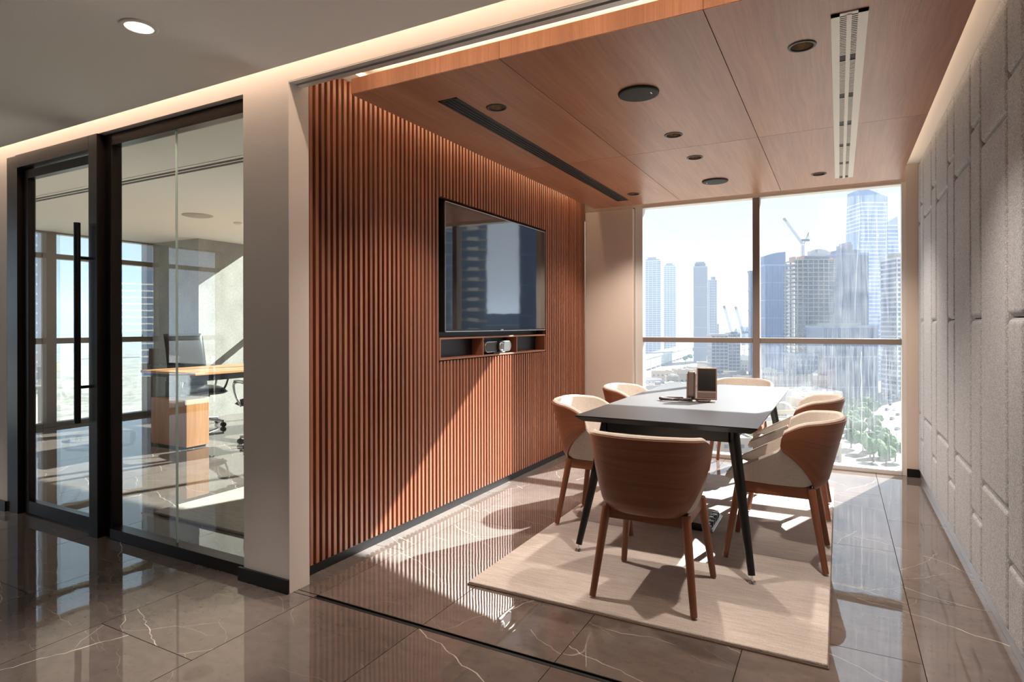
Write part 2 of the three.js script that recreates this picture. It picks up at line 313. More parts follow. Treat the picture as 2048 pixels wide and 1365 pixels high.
{ // window wall
  const w = struct('wall_back', 'beige plaster wall beside and above the big window', 'wall');
  mesh('return_panel', rbx(-2.315, -1.802, 0, 2.415, -6.06, -5.9, 0.012, 3), M.plasterBeige, w);
  mesh('return_panel', bx(0.487, XR + 0.006, 0, HU, -6.06, -5.93), M.plasterBeige, w);
  mesh('head_wall', bx(-2.57, XR, 2.425, 2.75, -6.12, -5.955), M.plasterBeige, w);
  const sk = struct('baseboard_back', 'short black skirting beside the window', 'skirting board');
  mesh('skirting', rbx(0.49, XR - 0.02, 0, 0.066, -5.93, -5.916, 0.002, 1), M.blackMetal, sk);
  const a = struct('window_1', 'floor to ceiling meeting room window with a mullion and a transom', 'window');
  const zf = -5.955, zk = -6.05, fm = std(0xd9d8d4, 0.4, 0.15);
  mesh('jamb', rbx(-1.8, -1.722, 0, 2.425, zk, zf, 0.003, 1), fm, a);
  mesh('jamb', rbx(0.457, 0.488, 0, 2.425, zk, zf, 0.003, 1), fm, a);
  mesh('head', rbx(-1.722, 0.457, 2.412, 2.43, zk, zf, 0.003, 1), fm, a);
  mesh('sill', rbx(-1.722, 0.457, 0, 0.036, zk, zf + 0.01, 0.003, 1), fm, a);
  mesh('mullion', rbx(-0.695, -0.635, 0.036, 2.412, zk, zf + 0.012, 0.003, 1), M.frameWarm, a);
  mesh('transom', rbx(-1.722, -0.695, 1.08, 1.128, zk, zf + 0.004, 0.003, 1), M.frameWarm, a);
  mesh('transom', rbx(-0.635, 0.457, 1.08, 1.128, zk, zf + 0.004, 0.003, 1), M.frameWarm, a);
  for (const [x0, x1] of [[-1.722, -0.695], [-0.635, 0.457]]) for (const [y0, y1] of [[0.036, 1.08], [1.128, 2.412]]) {
    const g = new THREE.PlaneGeometry(x1 - x0, y1 - y0); g.translate((x0 + x1) / 2, (y0 + y1) / 2, -6.02);
    mesh('pane', g, M.windowGlass, a);
  }
  // dried water runs and dust on the outside of the two right panes
  const r = rng(77), W = 1024, H = 1024, run = (from, to, n, top) => { const d = new Float32Array(W * H); for (let k = 0; k < n; k++) { let x = lerp(from, to, Math.pow(r(), 0.8)) * W; const w = 0.5 + r() * r() * r() * 2.6, s = 0.2 + r() * 0.7, y0 = top ? 0 : r() * 0.15 * H, y1 = H * (top ? 0.12 + r() * r() * 0.9 : 0.4 + r() * 0.6); for (let y = Math.floor(y0); y < Math.min(H, y1); y++) { x += (vnoise(y / 70, k * 3.1) - 0.5) * 0.22; const f = s * (0.5 + 0.5 * vnoise(y / 60 + k, k)) * clamp((y1 - y) / 80, 0, 1); for (let i = -4; i <= 4; i++) { const q = clamp(w - Math.abs(i), 0, 1) * f, at = (H - 1 - y) * W + clamp(Math.round(x) + i, 0, W - 1); d[at] = Math.max(d[at], q); } } } return d; };
  const film = (x, y) => 0.045 * vnoise(x / 9, y / 120) + 0.03 * vnoise(x / 60, y / 60);
  const up = run(0.56, 0.97, 26, false), lowA = run(0.0, 1.0, 90, true), lowB = run(0.48, 0.95, 34, false);
  const mats = [tex(W, H, (x, y) => Math.min(0.8, up[y * W + x] * 0.42 + film(x, y) * smooth(300, 700, x)), { srgb: false }), tex(W, H, (x, y) => Math.min(0.8, lowA[y * W + x] * 0.15 + lowB[y * W + x] * 0.36 + film(x, y) * 1.2), { srgb: false })].map((t) => { t.wrapS = t.wrapT = THREE.ClampToEdgeWrapping; return phys({ color: 0xf4f6f8, roughness: 1, transmission: 0.7, thickness: 0, transparent: true, alphaMap: t }); });
  [[1.128, 2.412], [0.036, 1.08]].forEach(([y0, y1], i) => { const g = new THREE.PlaneGeometry(1.092, y1 - y0); g.translate(-0.089, (y0 + y1) / 2, -6.0215); mesh('water_stain', g, mats[i], a); });
}
{ // office: outer window, grey papered pier, ceiling
  const a = struct('window_2', 'office window wall looking over the city', 'window');
  const xs = [-2.57, -3.45, -4.55, -5.65, -6.75, -7.53], zf = -5.955, zk = -6.05;
  for (const x of xs) mesh('mullion', rbx(x - 0.03, x + 0.03, 0, 2.42, zk, zf, 0.003, 1), M.frameWarm, a);
  for (const [y0, y1] of [[0, 0.036], [1.08, 1.128], [2.412, 2.5]]) mesh('transom', bx(-7.53, -2.57, y0, y1, zk, zf), M.frameWarm, a);
  for (let i = 0; i + 1 < xs.length; i++) for (const [y0, y1] of [[0.036, 1.08], [1.128, 2.412]]) {
    const g = new THREE.PlaneGeometry(xs[i] - xs[i + 1] - 0.06, y1 - y0); g.translate((xs[i] + xs[i + 1]) / 2, (y0 + y1) / 2, -6.02);
    mesh('pane', g, M.windowGlass, a);
  }
  const p = struct('wall_office', 'grey fabric papered pier in the office corner', 'wall');
  mesh('pier', bx(XL - 0.05, -7.536, 0, 2.5, -6.12, -5.17), M.paper, p);
  const b = struct('window_3', 'long side window wall of office and lobby', 'window');
  const zs = [-5.17, -3.9, -2.55, -1.54, -0.16, 1.22, ZB];
  for (const z of zs) mesh('mullion', rbx(XL - 0.1, XL + 0.03, 0, 2.45, z - 0.075, z + 0.075, 0.003, 1), M.frameWarm, b);
  for (const [y0, y1] of [[0, 0.05], [1.03, 1.1], [2.09, 2.15], [2.4, 2.5]]) mesh('transom', bx(XL - 0.1, XL + 0.02, y0, y1, -5.17, ZB), M.frameWarm, b);
  for (let i = 0; i + 1 < zs.length; i++) for (const [y0, y1] of [[0.05, 1.03], [1.1, 2.09], [2.15, 2.4]]) {
    const g = new THREE.PlaneGeometry(zs[i + 1] - zs[i] - 0.15, y1 - y0); g.rotateY(Math.PI / 2); g.translate(XL - 0.05, (y0 + y1) / 2, (zs[i] + zs[i + 1]) / 2);
    mesh('pane', g, M.tintGlass, b);
  }
  const c = struct('wall_lobby', 'plain pale wall at the back of the lobby', 'wall');
  mesh('plaster', bx(XL - 0.1, XR + 0.25, 0, 2.75, ZB, ZB + 0.2), M.plaster, c);
}
{ // ceilings
  const c = struct('ceiling', 'plain plaster ceiling of the lobby', 'ceiling');
  mesh('lobby_ceiling', bx(XL - 0.1, XR + 0.2, HC, HC + 0.05, -1.9, ZB), M.lobbyCeil, c);
  mesh('slab', bx(XL - 0.2, XR + 0.3, 2.7, 2.95, -6.2, ZB + 0.3), M.white, c);
  mesh('upper_ceiling', bx(-2.57, XR + 0.2, HU, HU + 0.03, -6.1, -2.04), M.white, c);
  mesh('office_ceiling', bx(XL - 0.1, -2.57, HP, HP + 0.05, -6.1, -2.14), M.white, c);
}
const dlSpots = [[-1.617, -2.835, 'dim recessed downlight beside the near end of the black slot diffuser'], [-0.134, -2.823, 'recessed downlight left of the near end of the pale slot diffuser'], [-0.894, -3.766, 'recessed downlight nearest the big ceiling speaker'], [-0.883, -4.344, 'middle recessed downlight between the two ceiling speakers'], [-0.134, -5.283, 'recessed downlight near the window left of the pale slot diffuser'], [-1.611, -5.289, 'recessed downlight at the window end of the black slot diffuser']];
{ // suspended wooden ceiling raft
  const t = thing('ceiling_raft', 'suspended ceiling raft of six reddish wood veneer panels above the meeting table', 'ceiling panel');
  const xs = [-2.17, -1.311, -0.442, 0.437], zs = [-2.325, -4.07, -5.785], J = 0.0018;
  for (let i = 0; i < 3; i++) for (let j = 0; j < 2; j++) {         // each panel with round cut-outs for its downlights
    const a = xs[i] + (i ? J : 0), b = xs[i + 1] - (i < 2 ? J : 0), c = zs[j + 1] + (j < 1 ? J : 0), d = zs[j] - (j ? J : 0);
    const s = new THREE.Shape([[a, c], [b, c], [b, d], [a, d]].map((p) => new THREE.Vector2(...p)));
    for (const [x, z] of dlSpots) if (x > a && x < b && z > c && z < d) { const h = new THREE.Path(); h.absarc(x, z, 0.046, 0, Math.PI * 2); s.holes.push(h); }
    const g = new THREE.ExtrudeGeometry(s, { depth: 0.018, bevelEnabled: false, curveSegments: 24 }); g.rotateX(Math.PI / 2); g.translate(0, HP + 0.018, 0);
    mesh('panel', uvm(g, 'z', i * 0.37 + j * 0.2, j * 0.9 + i * 0.31), M.woodCeil[(i + 2 * j) % 3], t);
  }
  mesh('carcass', bx(xs[0] + 0.01, xs[3] - 0.01, HP + 0.062, HP + 0.07, zs[2] + 0.01, zs[0] - 0.02), M.darkBack, t);
  for (let i = 0; i < 3; i++) mesh('edge_board', bx(xs[i] + (i ? J / 2 : 0), xs[i + 1] - (i < 2 ? J / 2 : 0), HP + 0.002, HP + 0.078, zs[0] - 0.018, zs[0] + 0.002, 'y', i * 0.5), M.woodCeil[0], t);
  mesh('edge_board', bx(xs[0] - 0.002, xs[0] + 0.016, HP + 0.002, HP + 0.078, zs[2], zs[0] - 0.018, 'y'), M.woodCeil[1], t);
  mesh('edge_board', bx(xs[3] - 0.016, xs[3] + 0.002, HP + 0.002, HP + 0.078, zs[2], zs[0] - 0.018, 'y'), M.woodCeil[1], t);
  mesh('edge_board', bx(xs[0], xs[3], HP + 0.002, HP + 0.078, zs[2] - 0.002, zs[2] + 0.016, 'y'), M.woodCeil[2], t);
}

// ---------------------------------------------------------------- lamps
function area(w, h, color, intensity, pos, target) {
  const l = new THREE.RectAreaLight(color, intensity, w, h); l.position.set(...pos); l.lookAt(...target); l.name = 'strip_light'; scene.add(l); return l;
}
function ledStrip(label, geo, w, h, color, intensity, pos, target) {
  const t = thing('led_strip', label, 'light strip', [0, 0, 0], 0, null);
  mesh('led_diffuser', geo, M.ledGlow, t);
  area(w, h, color, intensity, pos, target);
}
const WARM = new THREE.Color(1, 0.74, 0.52), WARM2 = new THREE.Color(1, 0.8, 0.64);
// lobby cove: above the ceiling edge, washing down the fascia
ledStrip('warm light strip hidden in the cove above the glass partition', bx(XL, XR, 2.662, 2.672, -1.91, -1.88), 9.1, 0.03, WARM2, 36, [-4, 2.66, -1.895], [-4, 2.58, -1.955]);
// slat wall cove
ledStrip('warm light strip in the gap between the wooden raft and the slat wall', bx(-2.205, -2.18, HU - 0.012, HU - 0.004, -5.75, -2.36), 3.39, 0.02, WARM, 11, [-2.192, HU - 0.014, -4.05], [-2.252, HU - 0.11, -4.05]);
// raft front, right and back: on top of the raft, shining up and out
ledStrip('warm light strip along the front top edge of the wooden raft', bx(-2.1, 0.4, HP + 0.078, HP + 0.084, -2.40, -2.385), 2.5, 0.015, WARM, 14, [-0.85, HP + 0.086, -2.392], [-0.85, 3, -2.36]);
ledStrip('warm light strip behind the header facing the wooden raft', bx(-2.2, 0.5, 2.5, 2.515, -2.036, -2.031), 2.7, 0.015, WARM, 14, [-0.85, 2.508, -2.038], [-0.85, 2.47, -2.3]);
ledStrip('warm light strip along the raft edge beside the felt wall', bx(0.4, 0.415, HP + 0.078, HP + 0.084, -5.75, -2.43), 3.32, 0.015, WARM2, 9, [0.407, HP + 0.086, -4.09], [0.55, 3, -4.09]);
ledStrip('warm light strip along the raft edge above the window', bx(-2.1, 0.39, HP + 0.078, HP + 0.084, -5.765, -5.75), 2.49, 0.015, WARM2, 2.5, [-0.85, HP + 0.086, -5.757], [-0.85, 3, -5.9]);

let dl0;
dlSpots.forEach(([x, z, label], i) => {
  if (!dl0) {
    dl0 = thing('downlight', label, 'downlight', [x, HP, z], 0, 'downlights in the wooden ceiling');
    mesh('bezel', lathe([[0.044, 0.002], [0.044, -0.004], [0.054, -0.004], [0.056, 0]], 40), M.plasticDark, dl0);
    mesh('reflector', lathe([[0.0445, 0.0], [0.041, 0.02], [0.026, 0.045]], 32), M.reflector, dl0);
    mesh('lamp_lens', lathe([[0.0, 0.045], [0.026, 0.045]], 24), M.lampGlow, dl0);
  } else copyOf(dl0, [x, HP, z], 0, label);
  const s = new THREE.SpotLight(new THREE.Color(1, 0.84, 0.72), 6, 0, 0.95, 0.7, 2);
  s.position.set(x, HP - 0.012, z); s.target.position.set(x, 0, z); s.castShadow = true; s.shadow.radius = 1.4; s.name = 'downlight_beam'; scene.add(s, s.target);
});
{ // lobby downlight
  const t = thing('downlight', 'bright round white downlight in the lobby ceiling', 'downlight', [-2.385, HC, -1.39]);
  mesh('bezel', lathe([[0.05, 0.0], [0.05, -0.006], [0.066, -0.004], [0.068, 0]], 40), M.white, t);
  mesh('lamp_lens', lathe([[0, -0.0025], [0.05, -0.0025]], 32), std(0xffffff, 0.5, 0, { emissive: 0xfff4e6, emissiveIntensity: 6 }), t);
  for (const [x, z] of [[-2.385, -1.39], [-5.2, -1.39], [-3.2, 0.6]]) {
    const s = new THREE.SpotLight(new THREE.Color(1, 0.9, 0.8), 12, 0, 0.34, 1, 2);
    s.position.set(x, HC - 0.012, z); s.target.position.set(x, 0, z); s.castShadow = true; s.shadow.radius = 2.2; s.name = 'lobby_beam'; scene.add(s, s.target);
    if (x !== -2.385) copyOf(t, [x, HC, z], 0, 'round white downlight in the lobby ceiling ' + (z < 0 ? 'before the office door' : x > -1 ? 'above the felt wall side behind the camera' : x > -4 ? 'in the middle of the lobby behind the camera' : 'near the lobby side desk'));
  }
}
// speakers and air outlets in the raft
let sp0;
for (const [x, z, label] of [[-0.887, -3.0, 'flat black round ceiling speaker nearest the camera'], [-0.884, -5.131, 'flat black round ceiling speaker near the window']]) {
  if (sp0) { copyOf(sp0, [x, HP, z], Math.PI, label); continue; }
  sp0 = thing('ceiling_speaker', label, 'speaker', [x, HP, z], 0, 'round ceiling speakers');
  mesh('grille', lathe([[0, -0.012], [0.09, -0.012], [0.1, -0.009], [0.102, -0.002], [0.102, 0]], 48), M.speaker, sp0);
  mesh('badge', bx(0.062, 0.067, -0.0128, -0.012, -0.012, 0.012), M.alu, sp0);
}
{
  const t = thing('slot_diffuser', 'long black slot air diffuser in the wooden ceiling beside the slat wall', 'air vent');
  const x0 = -1.84, x1 = -1.727, z0 = -5.525, z1 = -2.612, y = HP - 0.003;
  mesh('frame', [bx(x0, x0 + 0.014, y, HP + 0.001, z0, z1), bx(x1 - 0.014, x1, y, HP + 0.001, z0, z1), bx(x0, x1, y, HP + 0.001, z1 - 0.012, z1), bx(x0, x1, y, HP + 0.001, z0, z0 + 0.012)], M.blackMetal, t);
  mesh('throat', bx(x0 + 0.014, x1 - 0.014, HP - 0.0004, HP + 0.001, z0 + 0.012, z1 - 0.012), M.slot, t);
  for (const x of [-1.806, -1.784, -1.762]) mesh('blade', bx(x - 0.003, x + 0.003, y - 0.001, HP, z0 + 0.012, z1 - 0.012), M.blackMetal, t);
}
{
  const t = thing('linear_grille', 'long pale metal air grille with two slotted rows in the wooden ceiling', 'air vent');
  const x0 = -0.025, x1 = 0.1, z0 = -5.507, z1 = -2.593, y = HP - 0.004;
  mesh('frame', [bx(x0, x0 + 0.03, y, HP, z0, z1), bx(x1 - 0.034, x1, y, HP, z0, z1), bx(x0, x1, y, HP, z1 - 0.022, z1), bx(x0, x1, y, HP, z0, z0 + 0.01), bx(0.028, 0.045, y - 0.002, HP, z0, z1 - 0.016)], M.aluPaint, t);
  mesh('throat', bx(x0 + 0.02, x1 - 0.02, HP - 0.0006, HP, z0 + 0.01, z1 - 0.02), M.slot, t);
  const gl = [bx(x0 + 0.03, 0.028, y + 0.0006, HP - 0.0004, -0.0045, 0.0045), bx(0.045, x1 - 0.034, y + 0.0006, HP - 0.0004, -0.0045, 0.0045)];
  let n = 0;
  for (let z = z1 - 0.036; z > z0 + 0.05; z -= 0.0165) { const q = (z1 - z) % 0.49; if (q > 0.405 && q < 0.48) continue; if (n++ > 148) break; for (const g of gl) mesh('slat', g, M.aluPaint, t).position.z = z; }
}

// ---------------------------------------------------------------- glass partition and door of the office
{
  const d = struct('door_1', 'black framed glass door of the office with a long bar handle', 'door');
  mesh('door_frame', [rbx(-4.95, -4.81, 0, 2.384, -2.1, -2.0, 0.002, 1), rbx(-3.93, -3.84, 0, 2.384, -2.1, -1.99, 0.002, 1), rbx(-4.81, -3.93, 2.3, 2.384, -2.1, -1.99, 0.002, 1)], M.bronze, d);
  mesh('leaf_frame', [rbx(-4.795, -4.735, 0.008, 2.288, -2.075, -2.03, 0.002, 1), rbx(-4.0, -3.94, 0.008, 2.288, -2.075, -2.03, 0.002, 1), rbx(-4.735, -4.0, 2.232, 2.288, -2.075, -2.03, 0.002, 1), rbx(-4.735, -4.0, 0.008, 0.09, -2.075, -2.03, 0.002, 1)], M.bronze, d);
  const g = new THREE.PlaneGeometry(0.735, 2.142); g.translate(-4.3675, 1.161, -2.05); mesh('pane', g, M.glass, d);
  const h = mesh('handle', bar(V(-3.962, 0.675, -1.945), V(-3.962, 1.861, -1.945), 0.0175, 0.0175, 24), M.blackMetal, d);
  for (const y of [0.887, 1.655]) mesh('standoff', [bar(V(-3.962, y, -2.03), V(-3.962, y, -1.945), 0.009), bar(V(-3.962, y, -2.03), V(-3.962, y, -2.02), 0.016)], M.blackMetal, h);
  const p = struct('window_4', 'fixed glass partition of the office in a black frame', 'glass partition');
  mesh('frame', [rbx(-3.84, -3.77, 0, 2.384, -2.095, -2.035, 0.002, 1), rbx(-3.77, -2.572, 2.315, 2.384, -2.095, -2.035, 0.002, 1), rbx(-3.77, -2.572, 0, 0.062, -2.095, -2.02, 0.003, 1)], M.bronze, p);
  for (const [a, b] of [[-3.77, -3.192], [-3.189, -2.572]]) { const q = new THREE.PlaneGeometry(b - a, 2.253); q.translate((a + b) / 2, 1.1885, -2.06); mesh('pane', q, M.glass, p); }
  mesh('joint', bx(-3.1925, -3.1885, 0.062, 2.315, -2.066, -2.054), M.glassEdge, p);
}
// ---------------------------------------------------------------- television, video bar
{
  const t = thing('television', 'large flat television with a thin silver lower edge in the slat wall niche', 'television', [0, 0, 0]);
  const z0 = -4.925, z1 = -3.36, y0 = 1.205, y1 = 2.082, xf = XS + 0.004;
  mesh('body', rbx(-2.40, xf - 0.004, y0, y1, z0, z1, 0.004, 2), M.plasticDark, t);
  const g = new THREE.PlaneGeometry(z1 - z0 - 0.008, y1 - y0 - 0.02, 1, 1); g.rotateY(Math.PI / 2); g.translate(xf, (y0 + y1) / 2 + 0.006, (z0 + z1) / 2);
  mesh('screen', g, M.screen, t);
  mesh('bezel', [bx(xf - 0.006, xf + 0.002, y0, y0 + 0.005, z0, z1), bx(xf - 0.006, xf + 0.002, y1 - 0.004, y1, z0, z1), bx(xf - 0.006, xf + 0.002, y0, y1, z0, z0 + 0.003), bx(xf - 0.006, xf + 0.002, y0, y1, z1 - 0.003, z1)], M.alu, t);
  mesh('badge', bx(xf, xf + 0.0025, y0 + 0.006, y0 + 0.014, -4.155, -4.115), M.alu, t);
  mesh('wall_mount', bx(-2.412, -2.4, 1.45, 1.85, -4.4, -3.9), M.plasticDark, t);
}
{
  const t = thing('video_bar', 'grey pill shaped video conference bar with a round central camera', 'camera', [XS - 0.03, 1.03, -4.105]);
  const pill = (w, h, dep, r, z) => { const s = new THREE.Shape(), a = w / 2 - r, b = h / 2 - r; s.absarc(a, b, r, 0, Math.PI / 2); s.absarc(-a, b, r, Math.PI / 2, Math.PI); s.absarc(-a, -b, r, Math.PI, 1.5 * Math.PI); s.absarc(a, -b, r, 1.5 * Math.PI, 2 * Math.PI); const g = new THREE.ExtrudeGeometry(s, { depth: dep, bevelEnabled: true, bevelSize: 0.002, bevelThickness: 0.002, bevelSegments: 2, curveSegments: 12 }); g.rotateY(Math.PI / 2); g.translate(z, 0.055, 0); return g; };
  mesh('body', pill(0.4, 0.078, 0.04, 0.036, -0.02), M.alu, t);
  mesh('grille', pill(0.388, 0.066, 0.006, 0.031, 0.018), std(0x4d4f52, 0.85), t);
  const c = mesh('camera_head', (() => { const g = new THREE.CylinderGeometry(0.044, 0.047, 0.07, 32); g.rotateZ(-Math.PI / 2); g.translate(0.012, 0.055, 0); return g; })(), M.plasticDark, t);
  mesh('lens_ring', (() => { const g = new THREE.TorusGeometry(0.03, 0.005, 10, 32); g.rotateY(Math.PI / 2); g.translate(0.047, 0.055, 0); return g; })(), M.chrome, c);
  mesh('lens', (() => { const g = new THREE.SphereGeometry(0.024, 24, 12); g.scale(0.35, 1, 1); g.translate(0.046, 0.055, 0); return g; })(), phys({ color: 0x66686a, roughness: 0.08, clearcoat: 1 }), c);
  mesh('foot', rbx(-0.03, 0.03, 0, 0.014, -0.09, 0.09, 0.004, 2), M.plasticDark, t);
}
// ---------------------------------------------------------------- rug
{
  const t = thing('area_rug', 'beige short pile rug under the meeting table', 'rug', [0, 0, 0]);
  const x0 = -1.575, x1 = -0.037, z0 = -5.2, z1 = -2.478;
  const g = new RoundedBoxGeometry(x1 - x0, 0.016, z1 - z0, 3, 0.006); g.translate((x0 + x1) / 2, 0.0085, (z0 + z1) / 2);
  mesh('pile', uvm(g, 'z'), M.rug, t);
  mesh('binding', [bx(x0 - 0.003, x1 + 0.003, 0.0004, 0.006, z1 - 0.002, z1 + 0.003), bx(x0 - 0.003, x1 + 0.003, 0.0004, 0.006, z0 - 0.003, z0 + 0.002), bx(x0 - 0.003, x0 + 0.002, 0.0004, 0.006, z0, z1), bx(x1 - 0.002, x1 + 0.003, 0.0004, 0.006, z0, z1)], M.rugEdge, t);
}
const RUG = 0.0165, ON = RUG + 0.0085;
// ---------------------------------------------------------------- meeting table
{
  const cx = -0.812, cz = -4.2, t = thing('meeting_table', 'long black meeting table with splayed round legs on the beige rug', 'table', [cx, 0, cz]);
  const w = 0.47, l = 1.085, T = 0.752;
  const rect = (a, b, y) => [V(-a, y, -b), V(a, y, -b), V(a, y, b), V(-a, y, b)];
  const rings = [rect(w, l, T), rect(w, l, T - 0.006), rect(w - 0.035, l - 0.035, T - 0.034)];
  let pos = []; const quad = (a, b, c, d) => pos.push(a, b, c, a, c, d), solid = () => { const g = new THREE.BufferGeometry(); g.setAttribute('position', new THREE.Float32BufferAttribute(pos.flatMap((p) => [p.x, p.y, p.z]), 3)); g.computeVertexNormals(); pos = []; return uvm(g, 'z'); };
  quad(rings[0][3], rings[0][2], rings[0][1], rings[0][0]);
  mesh('tabletop', solid(), M.tableTop, t);
  for (let k = 0; k < 2; k++) for (let i = 0; i < 4; i++) { const j = (i + 1) % 4; quad(rings[k][i], rings[k][j], rings[k + 1][j], rings[k + 1][i]); }
  quad(rings[2][0], rings[2][1], rings[2][2], rings[2][3]);
  mesh('table_edge', solid(), M.tableBlack, t);
  mesh('apron', [bx(-0.33, 0.33, 0.655, T - 0.034, -0.98, -0.955), bx(-0.33, 0.33, 0.655, T - 0.034, 0.955, 0.98), bx(-0.345, -0.32, 0.655, T - 0.034, -0.98, 0.98), bx(0.32, 0.345, 0.655, T - 0.034, -0.98, 0.98)], M.tableBlack, t);
  mesh('cable_tray', bx(-0.12, 0.12, 0.62, 0.66, -0.5, 0.5), M.tableBlack, t);
  mesh('power_flap', rbx(-0.16, 0.05, T, T + 0.0025, 0.02, 0.14, 0.001, 1), M.tableBlack, t);
  for (const sx of [-1, 1]) for (const sz of [-1, 1]) {
    const leg = mesh('leg', bar(V(sx * 0.443, 0.034 + RUG, sz * 1.1), V(sx * 0.335, T - 0.034, sz * 0.94), 0.0165, 0.031, 24), M.tableBlack, t);
    mesh('glide', [bar(V(sx * 0.446, RUG, sz * 1.104), V(sx * 0.446, RUG + 0.008, sz * 1.104), 0.02, 0.016), bar(V(sx * 0.446, RUG + 0.008, sz * 1.104), V(sx * 0.443, RUG + 0.04, sz * 1.1), 0.006)], M.chrome, leg);
  }
}
// ---------------------------------------------------------------- shell chairs
const prof = (tab, y) => { for (let i = 0; i + 1 < tab.length; i++) if (y <= tab[i + 1][0]) return lerp(tab[i][1], tab[i + 1][1], clamp((y - tab[i][0]) / (tab[i + 1][0] - tab[i][0]), 0, 1)); return tab[tab.length - 1][1]; };
const sprof = (tab, y) => (prof(tab, y - 0.012) + prof(tab, y) + prof(tab, y + 0.012)) / 3;
const wBack = [[0.395, 0.13], [0.405, 0.17], [0.42, 0.203], [0.45, 0.23], [0.52, 0.247], [0.65, 0.26], [0.80, 0.276]];
const wSide = [[0.40, 0.185], [0.43, 0.204], [0.48, 0.222], [0.60, 0.252], [0.80, 0.276]];
const dBack = [[0.40, 0.14], [0.42, 0.18], [0.45, 0.2], [0.55, 0.226], [0.80, 0.29]];
function shell(s, y, off) {                                       // a point of the bowl: s runs round the back (-1..1) and on along the arms
  const a = Math.abs(s), sg = Math.sign(s), q = smooth(0.45, 1, a), W = lerp(sprof(wBack, y), sprof(wSide, y), q) - off, D = sprof(dBack, y) - off;
  if (a <= 1) { const th = a * Math.PI / 2, n = 2 / 2.5; return V(sg * W * Math.pow(Math.sin(th), n), y, D * Math.pow(Math.max(0, Math.cos(th)), n)); }
  return V(sg * (W - 0.03 * (a - 1) * (a - 1)), y, -(a - 1) * 0.3);
}
const rimY = (a) => 0.768 - 0.02 * smooth(0.2, 1.05, a);
const SW = 1.05;                                                   // where the wooden shell ends on the arm
const woodTop = (a) => { const t = clamp((a - 0.74) / (SW - 0.74), 0, 1); return rimY(a) - 0.1 * (1 - Math.sqrt(Math.max(0, 1 - t * t))); };
const woodLow = (a) => { const y = a < 0.5 ? 0.414 : 0.414 + (a - 0.5) / (SW - 0.5) * 0.208; const t = clamp((a - 0.92) / (SW - 0.92), 0, 1); return Math.min(woodTop(a) - 0.0005, y + 0.016 * t * t); };
const feltTop = (a) => { const w = woodTop(Math.min(a, SW - 0.03)) + 0.006; if (a < SW - 0.05) return w; const d = lerp(0.622, 0.472, (a - SW + 0.05) / (1.92 - SW + 0.05)); return lerp(w, d, smooth(SW - 0.05, SW + 0.02, a)); };
const feltLow = (a) => lerp(0.452, 0.43, smooth(0.5, 0.75, a)) + 0.004 * smooth(1.2, 1.92, a);
